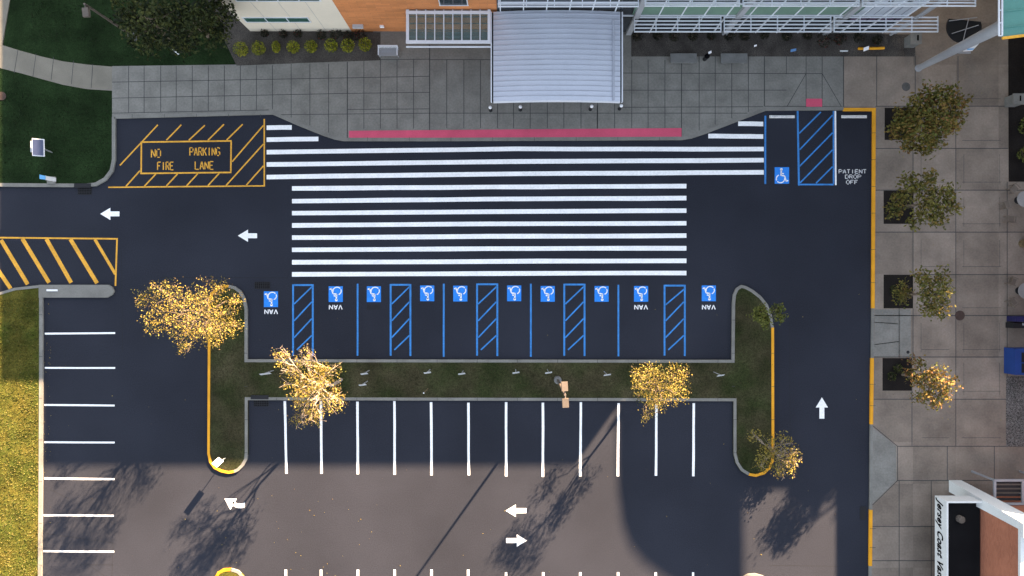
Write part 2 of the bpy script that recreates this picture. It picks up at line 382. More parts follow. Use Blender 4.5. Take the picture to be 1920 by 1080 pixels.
kerb('island_kerb', [(1380, 1300), (1381, 1096), (1389, 1085), (1402, 1078), (1415, 1077), (1429, 1081), (1438, 1090), (1442, 1300)], 5, M['kerb'])
kerb('painted_kerb', [(1580, 206), (1637.5, 206), (1636.5, 400), (1635.5, 578)], 5.6, M['kyellow'])
kerb('plaza_kerb', [(1635.5, 578), (1634.5, 671)], 5, M['kerb'], Z + .006)
kerb('painted_kerb', [(1634, 671), (1632.5, 795)], 5.6, M['kyellow'])
kerb('plaza_kerb', [(1632.5, 795), (1631.5, 955)], 5, M['kerb'], Z + .006)
kerb('painted_kerb', [(1631.5, 955), (1630.5, 1060)], 5.6, M['kyellow'])
kerb('plaza_kerb', [(1630.5, 1060), (1629, 1300)], 5, M['kerb'], Z + .006)
f = Flat()
f.poly([G(1634, 800, zj), G(1679, 836, zj), G(1679, 900, zj), G(1634, 944, zj)])
f.poly([G(1639, 580, zj), G(1706, 580, zj), G(1706, 668, zj), G(1637, 668, zj)])
struct(f.build('ramp_pavement', M['conc']))
f = Flat(); f.poly([G(655, 246, zj + .003), G(1277, 241, zj + .003), G(1277, 257, zj + .003), G(655, 261.5, zj + .003)])
tag(f.build('tactile_strip', M['pink']), 'long pink tactile warning strip along the kerb before the entrance canopy', 'tactile paving')
f = Flat(); f.poly([G(1510, 186, zj + .003), G(1540, 186, zj + .003), G(1540, 201, zj + .003), G(1510, 201, zj + .003)])
tag(f.build('tactile_pad', M['pink']), 'small pink tactile pad on the kerb ramp above the hatched aisle', 'tactile paving')

# ------------------------------------------------------------------ paint on the asphalt
zp = .004
def marks(name, lines, m, label, cat, group=None, wd=3.4, jit=0):
    f = Flat()
    for a in lines: f.line(a[0], a[1], a[2], a[3], a[4] if len(a) > 4 else wd, zp, jit)
    return tag(f.build(name, m), label, cat, group)
# crosswalk bars: one crossing, each bar a part
bars = [(500, 239.5, 523, 239, 547, 239), (500, 262, 550, 261, 597, 260.5), (1384, 232, 1410, 232, 1431, 232.5), (1328, 255, 1380, 255.5, 1431, 256),
        (500, 285.5, 960, 279.3, 1432, 279.7), (500, 308.5, 960, 303, 1432, 300.3), (500, 332, 960, 326, 1432, 323.2)]
lower = [(353.5, 350.5, 348.7), (377, 373, 371.7), (399.5, 396.7, 395), (422.5, 419.7, 418.6), (445.5, 443, 442), (468.3, 466.2, 465.5), (492, 490, 488.7), (514.5, 512.6, 511.9)]
cw = thing('crosswalk', 'wide crossing of long white bars between the entrance kerb and the blue bays', 'crosswalk', G(930, 380, 0))
for b6 in bars + [(547.5, a, 960, b_, 1287, c) for a, b_, c in lower]:
    f = Flat(); x0, y0, x1, y1, x2, y2 = b6
    pts = []
    n = 8
    up_, dn_ = [], []
    for i in range(n + 1):
        t = i / n; x = x0 + (x2-x0)*t
        y = y0 + (y1-y0)*(x-x0)/(x1-x0) if x < x1 else y1 + (y2-y1)*(x-x1)/(x2-x1)
        y += random.uniform(-.3, .3) * (1 if x2 - x0 > 200 else .3); hw = 4.25 + random.uniform(-.2, .2) * (1 if x2 - x0 > 200 else .3)
        up_.append((x, y - hw)); dn_.append((x, y + hw))
    for i in range(n):
        f.poly([G(*up_[i], zp), G(*up_[i+1], zp), G(*dn_[i+1], zp), G(*dn_[i], zp)])
    f.build('bar', M['white'], cw)
# stall lines below the island
ordn = ['first', 'second', 'third', 'fourth', 'fifth', 'sixth', 'seventh', 'eighth', 'ninth', 'tenth', 'eleventh', 'twelfth']
xs = [(534, 752, 537, 888), (601.5, 752, 603, 888), (670, 753, 671, 889), (739.5, 752, 740, 890), (808.5, 754, 809, 891), (878, 755, 879, 891), (949, 754, 949, 893),
      (1018, 755, 1018, 894), (1089, 754, 1088, 893), (1160, 756, 1158.5, 893), (1231, 757, 1230, 892), (1301, 756, 1300, 893)]
note = {0: ' beside the lower drain grate', 1: ' passing under the golden tree', 8: ' just right of the twin lamp', 9: ' at the sunlit wedge', 10: ' under the yellow round tree', 11: ' nearest the island arm'}
for i, a in enumerate(xs):
    marks('parking_line', [a], M['white'], f'white stall line below the island, {ordn[i]} from the left{note.get(i, "")}', 'parking line', 'white stall lines below the island', 4.6, .25)
for i, x in enumerate((536, 602, 671, 740, 809, 878, 949, 1018.5, 1088, 1159, 1229.5, 1299.5)):
    marks('parking_line', [(x, 1068 + (i > 5) * 5, x, 1210)], M['white'], f'cut off white stall line at the bottom edge, {ordn[i]} from the left', 'parking line', 'white stall lines at the bottom edge', 4.2, .2)
for i, (y0, y1, x0, x1) in enumerate(((625.5, 624.5, 84, 216), (689.5, 690, 84, 216), (759, 760.5, 83, 215), (829, 829.8, 83, 215), (897, 898.5, 83, 214.5), (966, 966.8, 82, 213.5), (1033.5, 1034.5, 81, 214))):
    marks('parking_line', [(x0, y0, x1, y1)], M['white'], f'white stall line against the roadside kerb, {ordn[i]} down from the concrete nose', 'parking line', 'white stall lines along the roadside kerb', 3.4, .25)
# blue lines and hatched aisles of the accessible bays
for x, y0, y1, t in ((670.5, 532, 667, 'between the second and third wheelchair squares'), (832, 532, 669, 'between the fourth and fifth wheelchair squares'), (995.3, 532, 669, 'between the sixth and seventh wheelchair squares'), (1159.5, 534, 668, 'between the eighth and ninth wheelchair squares'), (1435, 217, 345, 'beside the crossing bars at upper right')):
    marks('bay_line', [(x, y0, x, y1)], M['blue'], 'single blue bay line ' + t, 'parking line', 'blue bay lines', 3.3, .12)
for k, (x0, x1, yt) in enumerate(((549.5, 586.5, 534.5), (732.5, 769.5, 534), (894.5, 932.5, 533), (1058, 1096, 533.5), (1246, 1284, 535.5))):
    ln = [(x0, yt - 1.5, x0, 667), (x1, yt - 1.5, x1, 667.5), (x0 + 1.7, yt, x1 - 1.7, yt)]
    s = 5 if k == 4 else 0
    ln += [(x0 + 2, 570 + s * .3, x1 - 1, 537 + s, 2.6), (x0 + 2, 601.5, x1 - 2, 566, 2.6), (x0 + 2, 633, x1 - 2, 597.5, 2.6), (x0 + 7, 656, x1 - 2, 629, 2.6)]
    marks('hatched_aisle', ln, M['blue'], 'blue hatched access aisle, ' + ['leftmost one, by the golden tree', 'second one from the left', 'middle one of the row', 'second one from the right', 'rightmost one, above the yellow round tree'][k], 'access aisle', 'blue hatched aisles between the bays')
ha = marks('hatched_aisle', [(1495.5, 208, 1498, 348, 3.6), (1562.8, 208, 1563, 345, 3), (1499, 346, 1563, 346, 3), (1498.5, 250, 1539, 210, 2.6), (1499, 281, 1561, 216, 2.6), (1499, 312, 1561, 249, 2.6), (1500, 343, 1561, 281, 2.6), (1530, 343.5, 1561, 312.5, 2.6)],
      M['blue'], 'large blue hatched aisle at upper right with a white line on its side', 'access aisle')
marks('parking_line', [(1566.2, 208, 1567, 347, 3)], M['white'], 'white line along the large blue aisle, left of the patient drop off words', 'parking line')
f = Flat()
for a in ((84, 1000, 212, 1018), (212, 1018, 210, 1080), (150, 1059, 212, 1059), (168, 1060, 196, 1080), (1442, 1060, 1575, 1062), (95, 918, 128, 935), (228, 470, 230, 660), (1480, 560, 1482, 900), (300, 520, 540, 521)): f.line(*a, .9, .002)
struct(f.build('asphalt_seams', M['black']))
# accessible symbols
def symbol(cx, cy, wd, hd, inv, label, z=zp, grp='wheelchair symbols of the lower row'):
    t = thing('accessible_symbol', label, 'wheelchair symbol', G(cx, cy, 0), grp)
    f = Flat(); f.poly([G(cx-wd/2, cy-hd/2, z), G(cx+wd/2, cy-hd/2, z), G(cx+wd/2, cy+hd/2, z), G(cx-wd/2, cy+hd/2, z)]); f.build('blue_square', M['sqblue'], t)
    f = Flat(); s = -1 if inv else 1
    def Q(u, v): return (cx + s*(u-.5)*wd, cy + s*(v-.5)*hd)
    def st(u0, v0, u1, v1, k=2.3):
        a, b_ = Q(u0, v0), Q(u1, v1); f.line(*a, *b_, k, z + .004)
    a = Q(.46, .13); f.poly([G(a[0] + 2.5*math.cos(i*math.pi/5), a[1] + 2.5*math.sin(i*math.pi/5), z + .004) for i in range(10)])
    st(.46, .15, .44, .50, 2.6); st(.44, .36, .64, .40, 2); st(.42, .49, .70, .53); st(.69, .53, .80, .86); st(.78, .86, .93, .80)
    for a0, a1 in ((112, 205), (222, 372)):
        prev = None
        for i in range(13):
            an = R(a0 + (a1-a0)*i/12); q = (.40 + .29*math.cos(an), .70 - .24*math.sin(an))
            if prev: st(*prev, *q, 1.8)
            prev = q
    f.build('wheelchair', M['white'], t)
for i, (x, y, l) in enumerate(((508, 561, 'upside down with VAN below, left of all blue aisles'), (629.5, 551.5, 'upside down with VAN below, right of the leftmost aisle'), (701, 551.5, 'upside down, above the black patch'), (801, 550, 'upside down, right of the second aisle'), (863, 550.5, 'upside down, left of the middle aisle'),
                 (964, 550, 'upside down, right of the middle aisle'), (1027, 551, 'upside down, left of the second aisle from the right'), (1128, 551, 'upside down, right of the second aisle from the right'), (1202, 551, 'upside down with VAN below, left of the rightmost aisle'), (1329, 550, 'upside down with VAN below, nearest the island arm'))):
    symbol(x, y, 26.5, 29.5, True, 'white wheelchair on blue square, ' + l)
symbol(1466, 329, 27, 31, False, 'upright white wheelchair on blue square beside the large upper aisle', grp=None)
f = Flat(); f.poly([G(688, 571, zp), G(714, 571, zp), G(714, 581, zp), G(688, 581, zp)])
tag(f.build('blackout_patch', M['black']), 'black painted-over patch under the third wheelchair square', 'paint patch')
# stencil letters by strokes on a 0..1 grid (y down)
GL = {'N': [(0,1,0,0),(0,0,1,1),(1,1,1,0)], 'O': [(.2,0,.8,0),(1,.15,1,.85),(.8,1,.2,1),(0,.85,0,.15)], 'P': [(0,1,0,0),(0,0,.8,0),(1,.1,1,.45),(.85,.53,.1,.53)],
      'A': [(0,1,.45,0),(.55,0,1,1),(.25,.65,.75,.65)], 'R': [(0,1,0,0),(0,0,.8,0),(1,.1,1,.42),(.85,.5,.1,.5),(.5,.52,1,1)], 'K': [(0,1,0,0),(.1,.55,1,0),(.35,.42,1,1)],
      'I': [(.5,0,.5,1)], 'G': [(1,.15,.8,0),(.8,0,.2,0),(0,.15,0,.85),(.2,1,.8,1),(1,.9,1,.55),(1,.55,.6,.55)], 'F': [(0,1,0,0),(.1,0,1,0),(.1,.48,.75,.48)],
      'E': [(0,1,0,0),(.1,0,1,0),(.1,.48,.8,.48),(.1,1,1,1)], 'L': [(0,0,0,1),(.1,1,1,1)], 'V': [(0,0,.5,1),(.5,1,1,0)], 'T': [(0,0,1,0),(.5,.1,.5,1)], 'D': [(0,1,0,0),(0,0,.75,0),(1,.18,1,.82),(.75,1,0,1)]}
def words(name, rows, m, label, inv=False, wd=2.0, parent=None):
    f = Flat()
    for txt, x0, y0, x1, y1 in rows:
        n = len(txt); adv = (x1-x0) / (n - .28); lw = adv * .72
        for k, ch in enumerate(txt):
            for u0, v0, u1, v1 in GL[ch]:
                a = [x0 + k*adv + u0*lw, y0 + v0*(y1-y0), x0 + k*adv + u1*lw, y0 + v1*(y1-y0)]
                if inv: a = [x0+x1-a[0], y0+y1-a[1], x0+x1-a[2], y0+y1-a[3]]
                f.line(*a, wd, zp + .001)
    if parent is not None: return f.build(name, m, parent)
    return tag(f.build(name, m), label, 'painted words')
for x, y, l in ((508.5, 584.5, 'left of all blue aisles'), (629.5, 576, 'right of the leftmost aisle'), (1202, 576, 'left of the rightmost aisle'), (1329, 576, 'nearest the island arm')):
    o = words('van_lettering', [('VAN', x - 12, y - 4.2, x + 12, y + 4.2)], M['white'], 'upside down white word VAN below the wheelchair square ' + l, True, 1.6)
    o['group'] = 'VAN words below the squares'
do = thing('drop_off_lettering', 'pale stencilled words PATIENT DROP OFF by the yellow kerb', 'painted words', G(1598, 332, 0))
for w_ in (('PATIENT', 1573, 318, 1624, 325), ('DROP', 1585, 328, 1614, 334.5), ('OFF', 1587, 338, 1608, 345)): words('word', [w_], M['white_old'], '', False, 1.55, do)
# no-parking box and hatched yellow zones
nz = thing('fire_lane_zone', 'yellow hatched fire lane zone with a boxed notice at upper left', 'road marking', G(350, 290, 0))
f = Flat()
for a in ((203, 351.2, 497, 348.5, 2.6), (495.5, 223, 495.5, 347.2, 2.6)): f.line(*a, zp)
f.build('border', M['yellow'], nz)
f = Flat()
for a in ((225, 310, 296, 234), (312, 263, 340, 234), (354, 263, 384, 235), (390, 263, 420, 233), (425, 262.5, 455, 233), (236, 349.5, 262.5, 320), (271, 349, 292, 326.5), (312, 348.7, 333, 326), (350, 348.3, 371, 325.5), (390, 348, 411, 325), (424, 347.7, 494, 270), (462, 347, 494, 311), (435.5, 303, 494, 235)):
    f = Flat(); f.line(*a, 2.5, zp + .001); f.build('stripe', M['yellow'], nz)
f = Flat()
for a in ((264, 266.5, 434.5, 264.2), (433.5, 265.5, 432.8, 322), (434, 323.3, 263, 325.2), (264.8, 323.6, 265.2, 267.8)): f.line(*a, 2.9, zp + .004)
f.build('frame', M['yellow'], nz)
for w_ in (('NO', 284, 280, 301, 295), ('PARKING', 356, 277, 412, 291.5), ('FIRE', 295.5, 304, 325, 318.5), ('LANE', 366, 303, 400, 317.5)): words('word', [w_], M['yellow'], '', False, 1.9, nz)
hz = thing('hatched_zone', 'yellow zone of thick slanting bars above the concrete nose at left edge', 'road marking', G(110, 490, 0))
f = Flat(); f.line(-60, 445, 221, 447.8, 3, zp); f.line(219.5, 449.3, 216.5, 536, 3, zp); f.build('border', M['yellow'], hz)
f = Flat()
for a in ((-43, 447.5, 20, 541), (2, 450, 52, 533), (42, 447.5, 92, 530), (87, 448, 133.5, 530), (132, 448.3, 182, 531), (178, 448.7, 216.5, 514)): f = Flat(); f.line(*a, 7.4 if a[0] < 170 else 5.5, zp + .001); f.build('stripe', M['yellow'], hz)
# arrows
def arrow(tx, ty, dx, dy, label, L=37, hl=19, hw=11.5, sw=4.6):
    f = Flat(); nx, ny = -dy, dx
    def q(a, b_): return G(tx - dx*a + nx*b_, ty - dy*a + ny*b_, zp)
    f.poly([q(0, 0), q(hl, hw), q(hl, -hw)]); f.poly([q(hl, sw), q(L, sw), q(L, -sw), q(hl, -sw)])
    tag(f.build('lane_arrow', M['white']), label, 'arrow', 'white lane arrows')
arrow(188, 401, -1, 0, 'white left-pointing arrow below the fire lane zone near the lawn corner', 36)
arrow(446, 442, -1, 0, 'white left-pointing arrow left of the crossing bars', 36)
arrow(948, 957.5, -1, 0, 'white left-pointing arrow on the sunlit lane below the stall lines', 39)
arrow(988, 1013.5, 1, 0, 'white right-pointing arrow on the sunlit lane', 39)
arrow(1541, 745, 0, -1, 'white arrow pointing up the lane beside the plaza', 40)
f = Flat()
f.poly([G(421, 935, zp), G(444, 935, zp), G(432, 956, zp)])
prev = None
for i in range(9):
    t = i / 8; x = 436 + 23 * t; y = 943 + 7.5*math.sin(t*math.pi*.62) - 4*t*t
    cur = (G(x, y - 4, zp), G(x, y + 4.5, zp))
    if prev: f.poly([prev[0], cur[0], cur[1], prev[1]])
    prev = cur
tag(f.build('lane_arrow', M['white']), 'white curved arrow turning left, below the left arm of the island', 'arrow', 'white lane arrows')
# wheel stops
for x, l in ((1466.5, 'above the upright wheelchair square'), (1601.5, 'above the patient drop off words')):
    b = MB(); a = G(x - 24, 221.5); c = G(x + 24, 216)
    b.hexa([(a.x, a.y, 0), (c.x, a.y, 0), (c.x, c.y, 0), (a.x, c.y, 0)], [(a.x + .08, a.y + .05, .13), (c.x - .08, a.y + .05, .13), (c.x - .08, c.y - .05, .13), (a.x + .08, c.y - .05, .13)])
    tag(b.build('wheel_stop', M['white_old']), 'pale painted wheel stop ' + l, 'wheel stop', 'pale wheel stops')
# drains
def grate(cx, cy, wd, hd, label, inlet=False, z=0.0):
    t = thing('storm_drain', label, 'drain', G(cx, cy, z))
    b = MB(); g0 = G(cx - wd/2, cy + hd/2); g1 = G(cx + wd/2, cy - hd/2)
    n = 8
    for i in range(n + 1):
        x = g0.x + (g1.x - g0.x) * i / n; b.box(x - .025, g0.y, z + .005, x + .025, g1.y, z + .02)
    for i in range(5):
        y = g0.y + (g1.y - g0.y) * i / 4; b.box(g0.x, y - .025, z + .006, g1.x, y + .025, z + .023)
    b.build('grating', M['dark'], t)
    f = Flat(); f.poly([(g0.x, g0.y, z + .004), (g1.x, g0.y, z + .004), (g1.x, g1.y, z + .004), (g0.x, g1.y, z + .004)]); f.build('pit', M['iron'], t)
    if inlet:
        b = MB(); b.box(g0.x - .2, g1.y + .02, 0, g1.x + .05, g1.y + .32, Z + .035); b.build('inlet_hood', M['dark'], t)
grate(492, 535, 28, 12, 'black drain grate above the leftmost wheelchair square')
grate(490, 755, 27, 13, 'black drain grate below the island beside the first stall line', True)
grate(159, 358.5, 25, 12, 'black drain grate and inlet at the corner lawn kerb', True)
grate(1618, 962, 10, 24, 'narrow dark drain grate against the yellow kerb at lower right')
def cover(cx, cy, r, m, label):
    b = MB(); b.lathe(G(cx, cy, Z), [(r/PX, 0), (r/PX, .008), (r/PX*.9, .014)], 24); tag(b.build('manhole_cover', m), label, 'manhole cover')
cover(1797.5, 591.5, 9.3, M['rust'], 'round rusty manhole cover on the plaza beside the third plaza tree')
cover(1700.5, 660, 3, M['dark'], 'tiny dark round cover on the plaza ramp slab')
cover(1697, 163.5, 8, M['covergrey'], 'grey round cover on the walk above the first plaza tree')
cover(6, 181, 8, M['rust'], 'brown round cover in the corner lawn at the left edge')

# ------------------------------------------------------------------ plants
def leaf(b, c, s, mi, up=.35):
    n = Vector((random.gauss(0, 1), random.gauss(0, 1), random.gauss(0, 1) + up)); n.normalize()
    a = n.orthogonal().normalized(); a.rotate(Matrix.Rotation(random.uniform(0, 6.283), 3, n)); c2 = n.cross(a)
    l, w_ = s * random.uniform(.7, 1.3), s * random.uniform(.45, .75)
    b.poly([c - a*l*.5, c + c2*w_*.5, c + a*l*.5, c - c2*w_*.5], mi)
def rnd_dir():
    v = Vector((random.gauss(0, 1), random.gauss(0, 1), random.gauss(0, 1))); return v.normalized()
def limb(b, p0, p1, r0, r1, seg=4, wob=.12, n=6):
    p0, p1 = Vector(p0), Vector(p1); L = (p1-p0).length; prev = p0
    pts = [p0]
    for i in range(1, seg + 1):
        t = i / seg; q = p0.lerp(p1, t) + (rnd_dir() * L * wob * math.sin(math.pi*t) if i < seg else Vector())
        b.tube(prev, q, r0 + (r1-r0)*(i-1)/seg, r0 + (r1-r0)*t, n); prev = q; pts.append(q)
    return pts
def tree(name, label, cat, base, fork, lobes, mats, wts, ls=.2, dens=60, tr=.13, bark='bark', twigs=5, group=None, cl=7, clr=.3, zb=Z, shell=.45):
    base = G(base[0], base[1], zb - .05)
    t = thing(name, label, cat, base, group)
    bt = MB(); fk = base + Vector((random.uniform(-.2, .2), random.uniform(-.2, .2), fork))
    limb(bt, base, fk, tr, tr*.72, 4, .03, 8)
    bc = MB(); bc.flat = True
    if name == 'deciduous_tree': lobes = [(a[0], a[1], a[2], a[3] + random.uniform(-1.1, 1.1)) for a in lobes]
    cen = sum((P(a[0], a[1], a[3]) for a in lobes), Vector()) / len(lobes); cen.z = max(a[3] for a in lobes) - .3
    led = limb(bt, fk, cen, tr*.72, tr*.2, 6, .05, 8)
    for (px, py, r, h) in lobes:
        c = P(px, py, h); rr = r / PX * (1 - h / H)
        cand = [p for p in led if p.z < h - .25] or led[:1]
        bp_ = limb(bt, cand[-1] if random.random() < .6 else random.choice(cand), c, tr*.34, tr*.1, 5, .10)
        for k in range(twigs):
            e = c + rnd_dir() * rr * random.uniform(.6, 1.05)
            pts = limb(bt, random.choice(bp_[2:]), e, tr*.16, .008, 3, .12, 4)
            if bark == 'palebark':
                for q in range(3):
                    limb(bt, pts[random.randint(1, 3)], e + rnd_dir() * rr * .5, .018, .006, 2, .1, 3)
        for k in range(int(dens * rr * rr)):
            d = rnd_dir(); d.z *= .8
            q = c + d * rr * (random.random() ** shell)
            mi0 = random.choices(range(4), wts)[0]
            for m_ in range(cl):
                mi = mi0 if random.random() < .75 else random.choices(range(4), wts)[0]
                leaf(bc, q + Vector((random.gauss(0, clr), random.gauss(0, clr), random.gauss(0, clr))) * .6, ls, mi)
    bt.build('trunk', M[bark], t)
    bc.build('crown', mats, t)
    return t
tree('deciduous_tree', 'large golden tree over the left arm of the island', 'tree', (432, 586), 2.2,
     [(275, 560, 25, 6), (300, 600, 34, 6.5), (320, 555, 30, 7), (350, 590, 36, 7.5), (385, 555, 34, 7), (415, 535, 16, 6), (400, 600, 40, 7.2), (440, 565, 18, 6), (355, 628, 30, 6), (343, 655, 14, 5.5), (395, 628, 26, 6), (430, 605, 26, 6.2), (288, 535, 10, 6.5), (312, 532, 10, 6.5)],
     LY, (5, 4, 4.5, 2.5), .12, 62, .15, 'bark', 5, cl=8, clr=.24)
tree('deciduous_tree', 'golden tree at the left of the island strip, over two stall lines', 'tree', (640, 711), 2.0,
     [(525, 668, 16, 6.5), (545, 690, 24, 6.5), (572, 672, 18, 6.5), (578, 655, 8, 6.5), (585, 710, 36, 7), (615, 700, 26, 6.5), (560, 730, 28, 6), (605, 740, 36, 6.8), (570, 765, 26, 5.8), (558, 790, 15, 5), (630, 755, 22, 5.5), (590, 780, 20, 5)],
     LY, (5, 4, 5, 2), .12, 62, .14, 'palebark', 4, cl=8, clr=.22)
tree('deciduous_tree', 'rounded yellow tree at the right of the island strip', 'tree', (1212, 717), 1.9,
     [(1200, 705, 22, 5), (1225, 698, 22, 5.6), (1272, 700, 20, 5), (1250, 715, 26, 6), (1215, 730, 30, 5.8), (1270, 735, 24, 5), (1240, 745, 28, 5.2), (1220, 760, 20, 4.6), (1212, 780, 10, 4.2)],
     LY, (5, 5, 3.5, 3), .12, 78, .12, 'bark', 4, cl=8, clr=.22)
tree('sparse_tree', 'sparse half bare tree with few golden leaves at the lower right island tip', 'tree', (1447, 846), .35,
     [(1415, 816, 13, 1.5), (1470, 824, 16, 1.6), (1488, 850, 17, 1.4), (1482, 878, 16, 1.3), (1457, 860, 26, 1.7), (1432, 868, 18, 1.2), (1464, 888, 10, 1.0), (1440, 836, 20, 1.5), (1494, 865, 10, 1.3)],
     LY, (5, 6, 2, 1), .145, 85, .08, 'palebark', 3, cl=5, clr=.2)
tree('unseen_shade_tree', 'added unseen tree beyond the right edge, placed to shade the sunlit strip', 'tree', (2032, 235), 6.0,
     [(2341, 148, 50, 11.5), (2307, 180, 36, 10.4), (2377, 123, 42, 12.6), (2352, 186, 36, 10.8), (2318, 118, 38, 12.2), (2392, 158, 34, 11.6)],
     LO, (3, 4, 1.5, 3), .34, 34, .22, 'bark', 4, cl=8, clr=.35)  # tree added out of view so its crown shades part of the lit strip
tree('small_tree', 'small green tree at the top of the island right arm', 'tree', (1421, 590), 1.2,
     [(1420, 590, 14, 2.6), (1432, 600, 12, 2.6), (1430, 582, 12, 3), (1458, 580, 12, 3), (1463, 594, 10, 2.8), (1440, 608, 8, 2.4)],
     LG, (3, 3, 3, 1), .22, 110, .06, 'bark', 3, cl=6, clr=.2)
tree('plaza_tree', 'largest plaza tree, bronze and green, at the top right', 'tree', (1690, 234), 2.0,
     [(1700, 215, 26, 4.5), (1735, 185, 28, 5.2), (1775, 180, 22, 5.5), (1800, 195, 16, 5.6), (1760, 215, 36, 6), (1725, 235, 34, 5.5), (1690, 245, 22, 4.2), (1745, 262, 26, 5), (1735, 284, 12, 4.6), (1710, 265, 18, 4.4), (1785, 225, 24, 5.2)],
     LB, (3.5, 4, 1.2, 2.5), .25, 66, .12, 'bark', 3)
tree('plaza_tree', 'loose mossy plaza tree, second from the top in the row', 'tree', (1688, 388), 2.0,
     [(1680, 390, 18, 3), (1690, 372, 18, 3.5), (1700, 340, 14, 4.4), (1725, 350, 20, 5), (1745, 335, 16, 5.2), (1770, 365, 24, 5.4), (1740, 385, 28, 5), (1785, 390, 15, 5.2), (1715, 415, 14, 4.4), (1760, 412, 17, 4.8)],
     LO, (2.5, 4, 2, 3), .25, 58, .10, 'bark', 3)
tree('plaza_tree', 'plaza tree with a sunlit gold side, beside the rusty manhole cover', 'tree', (1687, 548), 2.0,
     [(1692, 545, 16, 3.5), (1690, 560, 12, 3.2), (1735, 520, 18, 5.2), (1765, 518, 16, 5.4), (1740, 550, 22, 5.4), (1768, 545, 18, 6.4), (1745, 578, 18, 5.2), (1770, 575, 14, 5.8), (1758, 592, 9, 5)],
     LO, (3, 3, 2, 3), .22, 70, .10, 'bark', 3)
tree('plaza_tree', 'lowest plaza tree, half lit orange and gold', 'tree', (1690, 702), 1.9,
     [(1718, 680, 14, 3.8), (1712, 705, 16, 3.8), (1735, 715, 24, 4.8), (1755, 700, 18, 5.6), (1775, 722, 16, 5.4), (1745, 745, 18, 5), (1770, 740, 14, 5.2), (1790, 718, 7, 5), (1722, 745, 10, 4), (1752, 758, 9, 4.6)],
     LB, (4, 3, 2, 2.5), .21, 70, .10, 'bark', 3)
for nm, lab, bs, lb in (('evergreen_tree', 'broad dark green tree beside the lamp post on the upper lawn', (320, 75), [(245, 20, 36, 6), (270, 60, 38, 6), (300, 20, 40, 8), (320, 60, 36, 7), (285, 88, 22, 4), (250, 45, 24, 5), (345, 30, 30, 8)]),
                        ('evergreen_tree', 'dark green tree touching the footpath lawn, next to the cream wall', (395, 70), [(365, 20, 34, 8), (400, 15, 34, 7), (350, 75, 28, 5), (385, 60, 34, 6), (415, 55, 24, 5), (340, 92, 16, 3.5), (428, 25, 16, 6)])):
    tree(nm, lab, 'tree', bs, 2.0, lb, LD, (3, 4, 2, 3), .26, 42, .2, 'bark', 3, 'dark trees on the upper lawn', 8, .32, Z)
# clipped shrubs
def shrub(name, label, cat, cx, cy, r, mats, wts, group, h=.75, n=260, ls=.11, zb=Z + .02, lop=1.0):
    t = thing(name, label, cat, G(cx, cy, zb), group); c = G(cx, cy, zb); rr = r / PX
    b = MB(); b.tube(c, c + Vector((0, 0, h*.5)), .03, .015, 5)
    for k in range(5):
        d = rnd_dir(); d.z = abs(d.z); b.tube(c + Vector((0, 0, .1)), c + Vector((d.x*rr*.7, d.y*rr*.7, h*.4 + d.z*h*.3)), .015, .006, 4)
    b.build('stem', M['bark'], t)
    b = MB(); b.flat = True
    for k in range(n):
        d = rnd_dir(); q = c + Vector((d.x*rr*lop, d.y*rr, h*.5 + d.z*h*.5)) * 1.0
        q = c + (q - c) * (random.random() ** .25); 
        leaf(b, q, ls, random.choices(range(4), wts)[0], .6)
    b.build('foliage', mats, t)
for i, (x, y, r) in enumerate(((457, 96, 13), (489, 94.5, 11.5), (522, 93, 10), (554.5, 93, 11), (587, 92.5, 11.5), (623.5, 90, 11.5), (655, 91, 11.5), (686.5, 89, 11))):
    shrub('ball_shrub', f'round chartreuse shrub before the cream wall, {ordn[i]} of eight from the left', 'shrub', x + random.uniform(-1, 1), y + random.uniform(-1, 1), r + random.uniform(.5, 2.5), LS, (3, 3, 2, 2), 'round chartreuse shrubs', .8, 420, .12, lop=.7 if i == 2 else 1)
for i, (x, y, r) in enumerate(((500, 63, 8), (535, 64, 8), (562, 63, 9), (605, 66, 10), (632, 63, 12), (655, 68, 11), (678, 66, 13))):
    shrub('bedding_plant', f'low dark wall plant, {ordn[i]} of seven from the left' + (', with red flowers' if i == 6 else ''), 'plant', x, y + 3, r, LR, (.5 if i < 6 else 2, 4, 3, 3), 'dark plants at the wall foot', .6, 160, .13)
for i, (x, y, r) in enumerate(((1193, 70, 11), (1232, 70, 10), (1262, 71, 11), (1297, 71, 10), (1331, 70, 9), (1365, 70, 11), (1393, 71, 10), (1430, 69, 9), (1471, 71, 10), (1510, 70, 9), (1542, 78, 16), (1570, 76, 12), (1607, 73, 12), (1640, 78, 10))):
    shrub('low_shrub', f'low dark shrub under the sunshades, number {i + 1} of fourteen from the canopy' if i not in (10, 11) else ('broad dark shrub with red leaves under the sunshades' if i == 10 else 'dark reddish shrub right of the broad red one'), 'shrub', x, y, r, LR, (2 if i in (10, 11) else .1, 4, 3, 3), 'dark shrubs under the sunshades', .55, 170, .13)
for i, (x, y, r, l) in enumerate(((1918, 240, 18, 'leafy shrub in the dark bed at the right edge, upper one'), (1914, 292, 16, 'leafy shrub in the dark bed at the right edge, lower one'), (1926, 130, 16, 'dark shrub in the right-hand bed near the teal roof'))):
    shrub('leafy_shrub', l, 'shrub', x, y, r, LG if i < 2 else LD, (2, 1, 1, 4), 'shrubs in the right-hand bed', .8, 150, .2)
for i, (x, y) in enumerate(((1672, 543), (1668, 705), (1680, 690), (1672, 388))):
    shrub('pit_plant', ['low plant in the third tree pit from the top', 'low plant in the lowest tree pit, left one', 'low plant in the lowest tree pit, upper one', 'low plant in the second tree pit from the top'][i], 'plant', x, y, 9, LD, (2, 3, 3, 2), 'low plants in the tree pits', .35, 110, .14)
